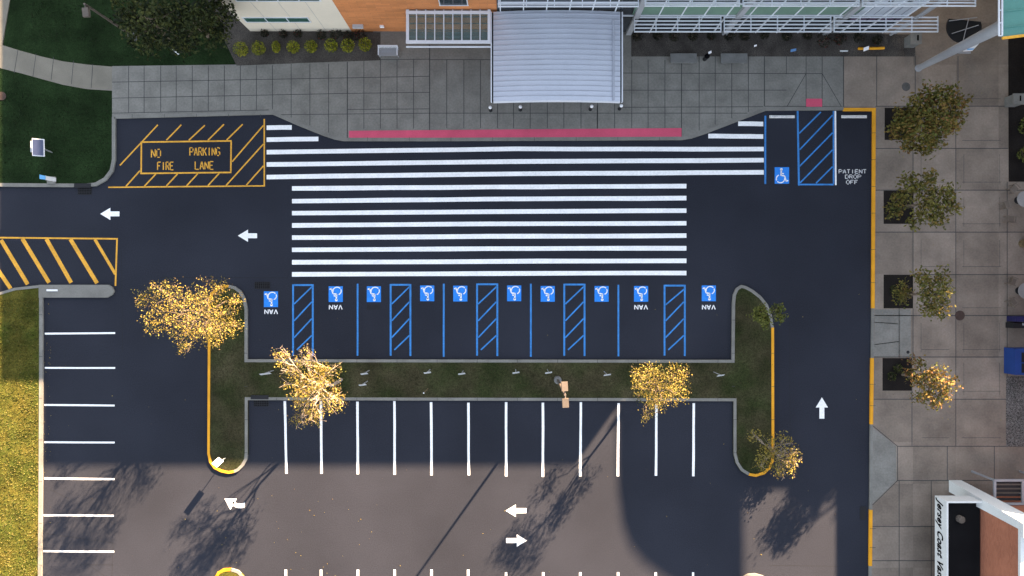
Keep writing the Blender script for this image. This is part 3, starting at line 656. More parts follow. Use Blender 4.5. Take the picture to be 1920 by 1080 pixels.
# grass tufts
def tufts(name, polys, mats, dens, hgt):
    b = MB(); b.flat = True
    for (x0, y0, x1, y1) in polys:
        for k in range(int((x1-x0)*(y1-y0)/625*dens)):
            c = G(random.uniform(x0, x1), random.uniform(y0, y1), Z - .03); a = random.uniform(0, 6.283); s = random.uniform(.03, .06)
            d = Vector((math.cos(a), math.sin(a), 0)); l = Vector((random.gauss(0, .05), random.gauss(0, .05), hgt*random.uniform(.5, 1.3)))
            b.poly([c - d*s, c + d*s, c + l], random.randrange(len(mats)))
    return struct(b.build(name, mats), 'stuff')
GS = L3([('blade_green', (.06, .075, .016)), ('blade_straw', (.125, .108, .032)), ('blade_olive', (.10, .10, .02))])
GI = L3([('blade_dull', (.030, .034, .012)), ('blade_brown', (.05, .038, .02))])
GD = L3([('blade_dark', (.010, .019, .006)), ('blade_deep', (.014, .021, .007))])
tufts('roadside_grass', [(-60, 560, 74, 1085)], GS, 110, .10)
tufts('island_grass', [(398, 570, 458, 868), (462, 682, 1380, 742), (1380, 570, 1444, 876), (408, 1075, 455, 1085)], GI, 50, .07)
tufts('lawn_grass', [(2, 175, 205, 335), (60, 2, 430, 80), (215, 80, 430, 118)], GD, 45, .06)
# fallen leaves
b = MB(); b.flat = True
for k in range(260):
    if k < 80: x, y = random.uniform(90, 1620), random.uniform(560, 1080)
    elif k < 120: x, y = random.gauss(600, 160), random.gauss(980, 60)
    elif k < 170: x, y = random.uniform(82, 96), random.uniform(560, 900)
    else: x, y = random.gauss(1745, 45), random.choice((230, 380, 560, 720)) + random.gauss(0, 45)
    if 391 < x < 466 and y < 890 or 1371 < x < 1452 and 530 < y < 895 or 460 < x < 1380 and 670 < y < 755: continue
    leaf(b, G(x, y, .03 if x < 1640 else Z + .04), random.uniform(.05, .10), random.randrange(3), 3)
struct(b.build('fallen_leaves', LY[:3]), 'stuff')

# ------------------------------------------------------------------ lamps, signs, benches
def lamp(label, base, h, heads, rz, m=M['lampgrey']):
    c = G(base[0], base[1], Z); t = thing('lamp_post', label, 'lamp post', c, 'parking lot lamp posts')
    b = MB(); b.lathe(c - Vector((0, 0, .05)), [(.28, 0), (.28, .55), (.24, .6)], 16); b.build('base', M['stone'], t)
    b = MB(); b.tube(c + Vector((0, 0, .5)), c + Vector((0, 0, h)), .10, .075, 10); b.build('pole', m, t)
    for k in range(heads):
        a = rz + math.pi * k; d = Vector((math.cos(a), math.sin(a), 0)); s = Vector((-d.y, d.x, 0)); top = c + Vector((0, 0, h - .1))
        b = MB(); b.tube(top, top + d*.3, .05, .05, 8); b.build('arm', m, t)
        b = MB(); u = top + d*.24; e = top + d*.82; w2 = .22
        b.hexa([u - s*w2 - Vector((0,0,.12)), e - s*w2 - Vector((0,0,.12)), e + s*w2 - Vector((0,0,.12)), u + s*w2 - Vector((0,0,.12))],
               [u - s*w2*.9 + Vector((0,0,.1)), e - s*w2*.9 + Vector((0,0,.07)), e + s*w2*.9 + Vector((0,0,.07)), u + s*w2*.9 + Vector((0,0,.1))])
        hd = b.build('lamp_head', m, t)
        b = MB(); b.box(0, 0, 0, 0, 0, 0) if False else None
        q0 = u + d*.08 - Vector((0, 0, .13)); q1 = e - d*.08 - Vector((0, 0, .13))
        b.hexa([q0 - s*.2 - Vector((0,0,.03)), q1 - s*.2 - Vector((0,0,.03)), q1 + s*.2 - Vector((0,0,.03)), q0 + s*.2 - Vector((0,0,.03))], [q0 - s*.2, q1 - s*.2, q1 + s*.2, q0 + s*.2])
        b.build('lens', M['panelwhite'], sub(hd, t['_at']))
lamp('tall twin-headed lamp post on the island strip', (1045, 711), 7.4, 2, R(-87))
lamp('single-headed lamp post leaning out of the dark trees on the upper lawn', (254, 71), 6.0, 1, R(-85))
def signpost(label, base, h, wd, hd, az, m, tilt=0, group=None, name='sign_post', pr=.03, z=Z - .02):
    c = G(base[0], base[1], z); t = thing(name, label, 'sign', c, group)
    b = MB(); b.tube(c - Vector((0, 0, .05)), c + Vector((0, 0, h)), pr, pr, 6); b.build('post', M['steel'], t)
    n = Vector((math.cos(az), math.sin(az), 0)); s = Vector((-n.y, n.x, 0)); u = (Vector((0, 0, 1)) * math.cos(tilt) - n * math.sin(tilt))
    c0 = c + Vector((0, 0, h - hd*.45)) + n * (pr + .015); nn = s.cross(u).normalized() * .012
    b = MB(); q = [c0 - s*wd/2 - u*hd/2, c0 + s*wd/2 - u*hd/2, c0 + s*wd/2 + u*hd/2, c0 - s*wd/2 + u*hd/2]
    b.hexa([p - nn for p in q], [p + nn for p in q]); b.build('panel', m, t)
sl = ['largest one, left of the golden tree', 'below the third wheelchair square', 'lower of a pair right of the golden tree', 'below the fourth wheelchair square', 'below the fifth wheelchair square', 'below the sixth wheelchair square', 'left of the twin lamp', 'between the twin lamp and the yellow tree', 'right of the yellow tree']
for i, (x, y) in enumerate(((506, 694), (685, 694), (682, 714), (799, 692), (861, 694), (967, 692), (1026, 692), (1132, 696), (1337, 697))):
    signpost('small grey sign in the island strip, ' + sl[i], (x + (8 if x < 900 else 0), y), 1.9, .5 if i else .75, .34, R(-82), M['signback'], .35, 'small signs along the island strip')
signpost('white arrow sign on a post at the tip of the left island arm', (424, 858), 1.75, .46, .72, R(52), M['panelwhite'], .55)
b = MB(); c = G(803, 728, Z); 
t = thing('bollard_post', 'thin leaning wooden post in the island strip above the fourth stall line', 'post', c)
b.tube(c, c + Vector((-.25, -.25, .55)), .04, .04, 8); b.build('shaft', M['pot'], t)
b = MB(); b.lathe(c + Vector((-.25, -.25, .54)), [(.05, 0), (.05, .05), (.02, .08)], 10); b.build('cap', M['panelwhite'], t)
# solar powered sign on the corner lawn
c = P(92, 284, .4); c.z = Z - .02
t = thing('solar_sign', 'solar panel on a post standing in the corner lawn', 'solar sign', c)
b = MB(); b.tube(c - Vector((0, 0, .05)), P(72, 275, 3.2), .05, .05, 8); b.build('post', M['steel'], t)
q = [P(60.5, 292, 3.2), P(83, 293.5, 3.35), P(82.5, 261, 3.35), P(60, 259, 3.2)]
b = MB(); b.hexa([p - Vector((0, 0, .06)) for p in q], q); fr = b.build('frame', M['panelwhite'], t)
qi = [P(62, 290.5, 3.22), P(81.5, 292, 3.355), P(81, 262.5, 3.355), P(61.5, 260.7, 3.22)]
b = MB(); b.hexa([p + Vector((0, 0, .0)) for p in qi], [p + Vector((0, 0, .02)) for p in qi]); b.build('solar_panel', M['solar'], t)
b = MB(); b.box(P(57, 285, 2.9).x, P(57, 285, 2.9).y, 2.3, P(63, 264, 2.9).x, P(63, 264, 2.9).y, 2.9); b.build('control_box', M['signback'], t)
# lawn sign board
c = G(98, 335, Z - .02)
t = thing('notice_sign', 'white sign board with a light blue end beside the corner lawn kerb', 'sign', c)
b = MB(); a0 = P(108, 337.5, .2); a1 = P(75, 332, 2.2)
def board(px0, px1, h0, h1, m, nm):
    b = MB(); q = []
    for px, h, s in ((px0, h0, -3.6), (px0, h0, 3.6), (px1, h1, 4), (px1, h1, -4)):
        q.append(P(px, 340 + (px - 107) * .19 + s - 2.5, h))
    b.hexa([p - Vector((0, 0, .07)) for p in q], q); return b.build(nm, m, t)
board(104, 84.5, .8, 2.0, M['panelwhite'], 'board'); board(84.3, 74, 2.02, 2.3, M['skyblue'], 'blue_end')
b = MB(); b.tube(P(105, 340, .0) + Vector((0, 0, .08)), P(95, 337, 1.25), .05, .05, 6); b.build('post', M['steel'], t)
b = MB(); b.box(P(92, 345, 0).x, P(92, 345, 0).y, Z - .05, P(107, 332, 0).x, P(107, 332, 0).y, Z + .12); b.build('plinth', M['kerb'], t)
# label plate on the nose
b = MB(); p0 = G(91, 546); p1 = G(111, 542.5); b.box(p0.x, p0.y, Z + .02, p1.x, p1.y, Z + .10)
tag(b.build('nose_plate', M['panelwhite']), 'short white bar lying on the concrete nose', 'marker')
# bollards before the canopy
for i, (x, y) in enumerate(((920, 208), (975.5, 207), (1106.5, 206), (1161, 205))):
    c = G(x, y, Z); t = thing('bollard', 'black bollard with a white ball top, ' + ['leftmost before the canopy', 'second from left before the canopy', 'third from left before the canopy', 'rightmost before the canopy'][i], 'bollard', c, 'bollards before the canopy')
    b = MB(); b.lathe(c - Vector((0, 0, .05)), [(.13, 0), (.13, .1), (.09, .12), (.09, .82)], 16); b.build('shaft', M['dark'], t)
    b = MB(); b.lathe(c + Vector((0, 0, .75)), [(.03, 0), (.10, .05), (.13, .13), (.10, .22), (.04, .26)], 16); b.build('ball_top', M['panelwhite'], t, True)
# benches
c = G(731, 101, Z); t = thing('metal_bench', 'slatted grey metal bench beside the glass porch', 'bench', c)
def bx(px0, py0, px1, py1, z0, z1, m, nm, par):
    b = MB(); a, d = G(px0, py1), G(px1, py0); b.box(a.x, a.y, z0, d.x, d.y, z1); return b.build(nm, m, par)
b = MB()
for k in range(6): a, d = G(713, 109.5 - k*2.4), G(749, 109.5 - k*2.4 - 1.7); b.box(a.x, a.y, .55, d.x, d.y, .59)
b.build('seat', M['steel'], t)
b = MB(); 
for k in range(15):
    x = 714 + k*2.45; a, d = G(x, 95.5), G(x + 1.2, 94); b.box(a.x, a.y, .6, d.x, d.y, 1.0)
a, d = G(713, 95.8), G(749, 93.6); b.box(a.x, a.y, 1.0, d.x, d.y, 1.05); b.build('backrest', M['alu'], t)
for x in (713, 747.5):
    for y in (108, 94.5): bx(x, y - .8, x + 1.5, y + .8, Z, .55, M['steel'], 'leg', t)
    bx(x - .6, 93.5, x + 1.4, 110, .78, .83, M['alu'], 'armrest', t)
for x, l in ((1254, 'left of the black litter bin'), (1348, 'right of the black litter bin')):
    c = G(x + 25, 113, Z); t = thing('concrete_bench', 'plain grey concrete bench at the bed edge, ' + l, 'bench', c, 'concrete benches')
    bx(x, 104.5, x + 49, 122, .38, .52, M['stone'], 'seat', t)
    bx(x + 4, 106, x + 9, 121, Z - .02, .38, M['stone'], 'support', t); bx(x + 40, 106, x + 45, 121, Z - .02, .38, M['stone'], 'support', t)
c = G(1320, 112.5, Z); t = thing('litter_bin', 'small black litter bin between the two concrete benches', 'bin', c)
b = MB(); b.lathe(c, [(.14, 0), (.17, .7)], 14); b.build('bucket', M['dark'], t)
b = MB(); b.lathe(c + Vector((0, 0, .7)), [(.19, 0), (.19, .04), (.08, .14)], 14); b.build('lid', M['iron'], t)
def flatsign(px, py, wd, hd, h, m, label, rz=0, cat='sign', name='bed_sign'):
    c = G(px, py, Z + .02); t = thing(name, label, cat, c)
    b = MB(); b.tube(c - Vector((0, 0, .05)), c + Vector((0, 0, h)), .012, .012, 5); b.build('stake', M['steel'], t)
    d = Vector((math.cos(rz), math.sin(rz), 0)); s = Vector((-d.y, d.x, 0)); s = (s + Vector((0, 0, .8))).normalized(); k = c + Vector((0, 0, h)); n = d.cross(s)*.01
    q = [k - d*wd/2 - s*hd/2, k + d*wd/2 - s*hd/2, k + d*wd/2 + s*hd/2, k - d*wd/2 + s*hd/2]
    b = MB(); b.hexa([p - n for p in q], [p + n for p in q]); b.build('plate', m, t)
flatsign(1327, 103, .25, .18, .4, M['panelwhite'], 'tiny white stake sign beside the litter bin', .4)
flatsign(1412, 90, .2, .12, .35, M['panelwhite'], 'tiny white stake sign alone in the bed behind the right bench', .3)
flatsign(1483, 98, .42, .2, .3, M['deepsky'], 'small light blue stake sign in the bed under the sunshades', .2)
flatsign(1577, 99.5, .6, .1, .3, M['signback'], 'thin grey stake sign left of the yellow bar', 0)
flatsign(1617, 96, .42, .28, .4, M['panelwhite'], 'white stake sign at the yellow bar in the bed', .35)
b = MB(); b.tube(G(1606, 93.5, Z + .14), G(1654, 92.5, Z + .14), .10, .10, 10); tag(b.build('yellow_pipe', M['kyellow']), 'yellow pipe lying in the bed under the sunshades', 'pipe')
b = MB(); b.tube(G(325, 93, Z + .1), G(338, 104, Z + .1), .04, .04, 6); tag(b.build('lawn_stake', M['panelwhite']), 'thin white stake lying on the lawn below the dark trees', 'stake')
# litter bins with a slot
for (x, y, l) in ((1702, 82, 'ending the bed under the sunshades'), (1890, 193, 'at the dark bed on the right edge')):
    c = G(x, y, Z); t = thing('ash_bin', 'pale concrete receptacle with a dark slot ' + l, 'bin', c, 'concrete receptacles')
    bx(x - 9, y - 9, x + 9, y + 9, Z - .02, 1.0, M['stone'], 'body', t)
    bx(x - 10, y - 10, x + 10, y + 10, 1.0, 1.12, M['kerb'], 'lid', t)
    bx(x + 1, y - 6, x + 4, y + 4, 1.12, 1.128, M['iron'], 'slot', t)
# A-frame style banner near the column
c = G(1797, 98, Z); t = thing('banner_sign', 'tall white banner sign with a blue band near the tapered column', 'sign', c)
b = MB(); q = [P(1806, 95.5, .4), P(1823, 94.5, .4), P(1842, 74, 2.1), P(1835, 74, 2.1)]
n = Vector((0, -.04, 0)); b.hexa(q, [p + n for p in q]); b.build('panel', M['panelwhite'], t)
q = [P(1810, 94, .45), P(1822, 93.3, .45), P(1827, 89.5, .85), P(1815, 90, .85)]
b = MB(); b.hexa([p + n*1.1 for p in q], [p + n*1.4 for p in q]); b.build('blue_band', M['skyblue'], t)
b = MB(); b.box(c.x - .1, c.y - .15, Z, c.x + .8, c.y + .15, Z + .06); b.build('foot', M['steel'], t)
# tables, chairs, pots at the right edge
for i, (x, y) in enumerate(((1914, 376), (1916, 545))):
    c = G(x - 8, y, Z); t = thing('round_table', 'round pale cafe table at the right edge, ' + ('upper one' if i == 0 else 'lower one, above the blue box'), 'table', c, 'cafe tables on the plaza')
    b = MB(); b.lathe(c + Vector((0, 0, .70)), [(.58, 0), (.60, .02), (.58, .05)], 28); b.build('tabletop', M['tabletop'], t)
    b = MB(); b.tube(c, c + Vector((0, 0, .7)), .05, .05, 10); b.build('pedestal', M['dark'], t)
    b = MB(); b.lathe(c, [(.28, 0), (.26, .03), (.05, .05)], 16); b.build('foot', M['dark'], t)
def chair(x, y, az, label):
    c = G(x, y, Z); t = thing('cafe_chair', label, 'chair', c, 'cafe chairs on the plaza')
    d = Vector((math.cos(az), math.sin(az), 0)); s = Vector((-d.y, d.x, 0))
    def hb(a0, a1, b0, b1, z0, z1, lean=0):
        q = [c + d*a0 + s*b0, c + d*a1 + s*b0, c + d*a1 + s*b1, c + d*a0 + s*b1]
        return [p + Vector((0, 0, z0)) for p in q], [p + Vector((0, 0, z1)) - d*lean for p in q]
    b = MB(); b.hexa(*hb(-.24, .24, -.25, .25, .42, .46)); b.build('seat', M['beige'], t)
    b = MB()
    for k in range(7): u = -.23 + k*.07; b.hexa(*hb(-.24, -.21, u, u + .045, .46, .88, .12))
    b.hexa(*[[p - d*.12 for p in qq] for qq in hb(-.25, -.2, -.26, .26, .86, .91)]); b.build('backrest', M['beige'], t)
    for sx in (-.22, .18):
        for sy in (-.23, .19):
            b = MB(); b.hexa(*hb(sx, sx + .04, sy, sy + .04, 0, .42)); b.build('leg', M['beige'], t)
    for sy in (-.29, .25):
        b = MB(); b.hexa(*hb(-.26, .2, sy, sy + .05, .64, .67)); b.build('armrest', M['beige'], t)
chair(1876, 386, R(20), 'beige slatted chair left of the upper cafe table')
chair(1884, 412, R(85), 'beige slatted chair below the upper cafe table, facing up')
chair(1890, 356, R(-45), 'beige slatted chair at the upper left of the upper cafe table')
chair(1888, 528, R(-20), 'beige slatted chair left of the lower cafe table')
chair(1888, 566, R(35), 'beige slatted chair below the lower cafe table')
c = G(1914, 457, Z); t = thing('potted_plant', 'round planter with dry orange plant between the two cafe tables', 'planter', c)
b = MB(); b.lathe(c, [(.28, 0), (.36, .45), (.32, .45)], 20); b.build('pot', M['pot'], t)
b = MB(); b.flat = True
for k in range(130): leaf(b, c + Vector((random.gauss(0, .15), random.gauss(0, .15), random.uniform(.42, .8))), .13, random.randrange(4))
b.build('foliage', LB, t)
c = G(1905, 604, Z); t = thing('display_stand', 'black stand with a dark blue top edge below the lower cafe table', 'stand', c)
bx(1883, 604, 1925, 614, Z, .9, M['dark'], 'body', t); bx(1885, 592, 1925, 602, Z, 1.1, M['navy'], 'blue_back', t); bx(1900, 604.5, 1925, 609, .9, .93, M['steel'], 'tray', t)
c = G(1905, 676, Z); t = thing('blue_box', 'bright blue box-shaped kiosk with dark top openings, above the gravel bed', 'kiosk', c)
bx(1880, 651, 1940, 699, Z, 1.25, M['deepblue'], 'body', t)
bx(1892, 658, 1935, 676, 1.25, 1.262, M['dark'], 'opening', t); bx(1892, 678, 1935, 695, 1.25, 1.262, M['dark'], 'opening', t)

# ------------------------------------------------------------------ the clinic building along the top
YB = 60
HC, HO = 11.6, 14.25
bl = thing('clinic_building', 'long clinic building with cream, orange brick and glass facades along the top', 'building', G(1000, 0, 0))
def wall(nm, px0, px1, y0, y1, z0, z1, m, lab=None):
    a, d = G(px0, y0), G(px1, y1); b = MB(); b.box(a.x, a.y, z0, d.x, d.y, z1); o = b.build(nm, m, bl)
    if lab: o['label'] = lab
    return o
wall('wall', 471, 659.8, YB, -1100, 0, HC, M['cream'], 'cream panelled wall'); 
wall('wall', 660, 934, YB, -1100, 0, HO, M['orange'], 'orange brick wall')
wall('roof', 470, 659.7, YB + 1, -1101, HC + .003, HC + .25, M['roofgrey']); wall('roof', 660, 1657, YB + 1, -1101, HO + .003, HO + .3, M['roofgrey'])
# panel joints on the cream wall
for x in (521, 567, 613):
    a = G(x, YB); b = MB(); b.box(a.x - .012, a.y - .006, .2, a.x + .012, a.y + .01, HC); b.build('panel_joint', M['steel'], bl)
yf = G(0, YB).y
def win(px0, px1, z0, z1, m, panes, framem=M['alu']):
    a, d = G(px0, 0).x, G(px1, 0).x
    b = MB()
    b.box(a - .06, yf - .05, z0 - .06, d + .06, yf + .01, z0); b.box(a - .06, yf - .05, z1, d + .06, yf + .01, z1 + .06)
    for i in range(panes + 1):
        x = a + (d-a)*i/panes; b.box(x - .03, yf - .048, z0, x + .03, yf + .01, z1)
    o = b.build('window', framem, bl)
    b = MB(); b.box(a, yf - .02, z0, d, yf + .012, z1); b.build('pane', m, sub(o, bl['_at']))
win(482, 597, 2.0, 2.75, M['greenwin'], 3)
for z in (5.6, 9.2): win(500, 640, z, z + 1.4, M['greenwin'], 4)
win(838, 885, 4.9, 6.6, M['darkglass'], 1); 
for z in (8.6, 11.6): win(690, 760, z, z + 1.5, M['darkglass'], 2); win(838, 885, z, z + 1.5, M['darkglass'], 1)
b = MB(); a = G(679, YB); b.box(a.x - .38, a.y - .25, 1.3, a.x + .38, a.y + .01, 1.5); b.build('wall_light', M['signback'], bl)
b = MB(); a = G(722, YB); b.box(a.x - .14, a.y - .12, 1.1, a.x + .14, a.y + .01, 1.35); b.build('wall_vent', M['panelwhite'], bl)
# glass wing: bands of glass, mullions and columns
wall('glass_facade', 934.5, 1657, YB + 1.5, -1100, 0, HO, M['darkglass'])
def band(px0, px1, z0, z1, m, nm, pr=.02):
    a, d = G(px0, 0).x, G(px1, 0).x; b = MB(); b.box(a, yf - .06 - pr, z0, d, yf - .01, z1); return b.build(nm, m, bl)
band(1170, 1560, 3.45, 5.2, M['greenglass'], 'spandrel'); band(936, 1170, 6.0, 8.4, M['paleglass'], 'spandrel')
band(1170, 1657, 7.2, 8.8, M['greenglass'], 'spandrel'); band(936, 1657, 11.4, 12.6, M['greenglass'], 'spandrel')
for i in range(6):
    x0 = 1562 + i*16; band(x0, x0 + 14.5, 3.3, 5.0, M['paleglass'], 'sky_reflection', .02)  # pale and purple panes paint the sky reflected in the glass
    band(x0 + 1, x0 + 13.5, 2.2, 3.2, M['purple'], 'purple_reflection', .015)
    if i % 2 == 0: band(x0 + 3, x0 + 26, 5.3, 7.0, M['paleglass'], 'sky_reflection', .01)
b = MB()
for i in range(19):
    x = G(940 + i*39.6, 0).x; b.box(x - .035, yf - .14, 0, x + .035, yf - .03, HO)
for z in (3.3, 5.3, 7.1, 8.9, 11.3, 12.7): b.box(G(936, 0).x, yf - .125, z - .05, G(1656, 0).x, yf - .03, z + .05)
b.build('mullions', M['alu'], bl)
for px in (1178, 1357, 1545):
    x = G(px, 0).x; b = MB(); b.box(x - .19, yf - .3, 0, x + .19, yf - .02, HO - .3); b.build('column', M['steel'], bl)
def shade(px0, px1, z, out, n=5, posts=4):
    x0, x1 = G(px0, 0).x, G(px1, 0).x; b = MB()
    for k in range(n):
        y = yf - .2 - (out - .2)*k/(n-1); b.box(x0, y - .035, z - .09, x1, y + .035, z)
    for k in range(posts + 1):
        x = x0 + (x1-x0)*k/posts; b.box(x - .03, yf - out - .03, z - .13, x + .03, yf - .1, z - .04)
    b.build('sunshade', M['alu'], bl)
for z, o_ in ((3.3, 1.2), (7.2, 1.0), (11.2, 1.0)):
    for a, d in ((1175, 1327), (1333, 1520), (1526, 1708)): shade(a, d, z, o_)
shade(938, 1165, 7.0, .95, 4, 5)
for px in (1668, 1677):
    c = G(px, YB); b = MB(); b.tube((c.x, yf - .25 + .1*(px > 1670), 0), (c.x, yf - .25 + .1*(px > 1670), 13.2), .11 if px < 1670 else .07, None, 8); b.build('shade_post', M['steel'], bl)
# curved silver canopy
ES, AP = 4.15, 4.46
cx0, cx1 = P(925, 0, ES).x, P(1163, 0, ES).x
cyf = P(0, 190, ES).y; cyb = yf - .17
t = thing('entrance_canopy', 'curved silver metal canopy over the entrance with fine seams', 'canopy', (0, cyf, 0))
def arcz(u): return ES + (AP - ES) * (1 - (2*u - 1)**2)
b = MB(); n = 24
for k in range(n):
    u0, u1 = k/n, (k+1)/n; x0, x1 = cx0 + (cx1-cx0)*u0, cx0 + (cx1-cx0)*u1
    q = [(x0, cyf, arcz(u0)), (x1, cyf, arcz(u1)), (x1, cyb, arcz(u1)), (x0, cyb, arcz(u0))]
    b.hexa([(p[0], p[1], p[2] - .12) for p in q], q)
ns = 17
for s in range(1, ns + 1):
    y = cyf + (cyb-cyf)*s/(ns+.5) - .05
    for k in range(n):
        u0, u1 = k/n, (k+1)/n; x0, x1 = cx0 + (cx1-cx0)*u0, cx0 + (cx1-cx0)*u1
        q = [(x0, y - .02, arcz(u0) + .004), (x1, y - .02, arcz(u1) + .004), (x1, y + .02, arcz(u1) + .004), (x0, y + .02, arcz(u0) + .004)]
        b.hexa(q, [(p[0], p[1], p[2] + .035) for p in q], 1)
b.build('roof', [M['silver'], M['seam']], t)
b = MB(); x = cx0 + (cx1-cx0)*.945; b.box(x - .07, cyf + .05, arcz(.945) - .02, x + .07, cyb - .6, arcz(.945) + .10); b.build('gutter', M['seam'], t)
for x, s in ((cx0, -1), (cx1, 1)):
    b = MB(); b.box(min(x + s*.10, x + s*.18), cyf - .03, ES - .28, max(x + s*.10, x + s*.18), cyb, ES + .03); b.build('side_fascia', M['alu'], t)
    b = MB(); b.box(min(x + s*.005, x + s*.10), cyf, ES - .3, max(x + s*.005, x + s*.10), cyb, ES - .15); b.build('side_gutter', M['iron'], t)
b = MB()
for k in range(n):
    u0, u1 = k/n, (k+1)/n; x0, x1 = cx0 + (cx1-cx0)*u0, cx0 + (cx1-cx0)*u1
    b.hexa([(x0, cyf - .06, arcz(u0) - .3), (x1, cyf - .06, arcz(u1) - .3), (x1, cyf - .003, arcz(u1) - .3), (x0, cyf - .003, arcz(u0) - .3)], [(x0, cyf - .06, arcz(u0) + .02), (x1, cyf - .06, arcz(u1) + .02), (x1, cyf - .003, arcz(u1) + .02), (x0, cyf - .003, arcz(u0) + .02)])
b.build('front_fascia', M['alu'], t)
for fx in (.12, .88):
    for fy in (.28, .75):
        x = cx0 + (cx1-cx0)*fx; y = cyf + (cyb-cyf)*fy; b = MB(); b.tube((x, y, Z), (x, y, arcz(fx) - .12), .16, .16, 14); b.build('column', M['alu'], t)
# glass porch between the canopy and the brick wall
GH = 4.3
gx0, gx1 = P(764, 0, GH).x, P(917, 0, GH).x; gyf = P(0, 78, GH).y; gyb = yf - .06
t = thing('glass_porch', 'glass awning with white frame on the brick wall beside the silver canopy', 'porch', (gx0, gyf, 0))
b = MB()
for x in [gx0 + (gx1-gx0)*k/9 for k in range(10)]:
    wdt = .10 if x in (gx0, gx1) else .035
    b.box(x - wdt, gyf, GH - .1, x + wdt, gyb, GH)
for y in (gyf, gyb - .2): b.box(gx0 - .113, y - .1, GH - .103, gx1 + .113, y + .1, GH + .003)
b.box(gx0 - .13, gyf - .30, GH - .35, gx1 + .13, gyf - .22, GH - .25)
b.build('frame', M['alu'], t)
b = MB(); b.box(gx0, gyf + .11, GH - .06, gx1, gyb - .31, GH - .04); b.build('glass_roof', M['glass'], t)
b = MB()
for k in range(5): b.box(gx0 + .1, gyf + .4 + k*.46, GH - .30, gx1 - .1, gyf + .46 + k*.46, GH - .22)
b.build('inner_rail', M['steel'], t)

# ------------------------------------------------------------------ far top right: tapered column, teal roof, round dark shelter
c = G(1720, 129, Z)
HT = 9.0
t = thing('tapered_column', 'tall pale tapered round column carrying the teal roof', 'column', c)
ctop = P(1908, 34, HT - .14); b = MB()
for k in range(8): b.tube(c.lerp(ctop, k/8), c.lerp(ctop, (k+1)/8), .21 + .03*k, .24 + .03*k, 24, False)
b.build('shaft', M['steel'], t, True)
b = MB(); b.lathe(c, [(.27, -.02), (.27, .05), (.22, .08)], 24); b.build('base_ring', M['steel'], t)
t = thing('teal_roof', 'teal metal roof with an open steel edge frame at the top right corner', 'roof', P(1900, 40, HT))
q = [P(1880, 70, HT), P(2300, 18, HT + .6), P(2300, -500, HT + .6), P(1880, -500, HT)]
b = MB(); b.hexa([p - Vector((0, 0, .12)) for p in q], q); rfo = b.build('sheet', M['teal'], t)
b = MB()
for k in range(9):
    y = 52 - k*30
    a, d = P(1881, y, HT), P(2290, y - 45, HT + .58); b.tube(a + Vector((0, 0, .02)), d + Vector((0, 0, .02)), .04, .04, 5)
b.build('ribs', M['teal'], sub(rfo, t['_at']))
b = MB(); q = [P(1879.5, 71.5, HT), P(2300, 19.5, HT + .6)]; b.tube(q[0], q[1], .09, .09, 6); b.build('eave_trim', M['yellow'], t)
b = MB(); 
for x in (1873, 1879): b.tube(P(x, 67, HT), P(x, -500, HT), .06, .06, 6)
for k in range(14): y = 67 - k*24; b.tube(P(1873, y, HT), P(1879, y, HT), .04, .04, 5)
b.build('edge_frame', M['alu'], t)
# round dark shelter
c = P(1808, 50, 2.6); cg = Vector((c.x, c.y, Z))
t = thing('round_shelter', 'dark glazed half-round shelter under the tapered column', 'shelter', cg)
b = MB(); pts = [Vector((c.x + 1.25*math.cos(R(a)), c.y + 1.15*math.sin(R(a)), 0)) for a in range(150, 390, 12)]
b.prism(pts, 2.5, 2.6); b.build('roof', M['dark'], t)
b = MB()
for a, d in (((-1.1, .4), (.9, .65)), ((-.9, -.5), (1.0, .1)), ((-.1, -1.0), (.3, .6))): b.tube(c + Vector((a[0], a[1], .03)), c + Vector((d[0], d[1], .03)), .03, .03, 5)
b.build('ribs', M['steel'], t)
b = MB(); b.tube((c.x + .5, c.y + .4, Z), (c.x + .5, c.y + .4, 2.5), .06, .06, 8); b.build('post', M['dark'], t)
# added wing and brick block, out of view, placed for their shade
def simple_building(name, label, px0, px1, y0, y1, h, m, win_m, side):
    t = thing(name, label, 'building', G((px0+px1)/2, (y0+y1)/2, 0)); a, d = G(px0, y0), G(px1, y1)
    b = MB(); b.box(a.x, a.y, 0, d.x, d.y, h); b.build('wall', m, t)
    b = MB(); b.box(a.x - .1, a.y - .1, h + .003, d.x + .1, d.y + .1, h + .3); b.build('roof', M['roofgrey'], t)
    b = MB()
    z = 1.2
    while z + 1.6 < h:
        k = 0
        if side == 'w':
            y = a.y + 1.2
            while y + 1.4 < d.y: b.box(a.x - .02, y, z, a.x + .05, y + 1.4, z + 1.5); y += 2.6
        else:
            x = a.x + 1.2
            while x + 1.4 < d.x: b.box(x, a.y - .02, z, x + 1.4, a.y + .05, z + 1.5); x += 2.6
        z += 3.4
    b.build('window', win_m, t)
simple_building('unseen_shade_wing', 'added unseen wing beyond the upper right corner, placed for its shade', 1966, 2600, 104, -500, HO, M['cream'], M['darkglass'], 's')
simple_building('unseen_shade_block', 'added unseen brick block beyond the right edge, placed to shade the plaza', 1932, 2500, 740, 390, 8.8, M['redbrick'], M['darkglass'], 'w')  # unseen block added to keep the plaza in shade
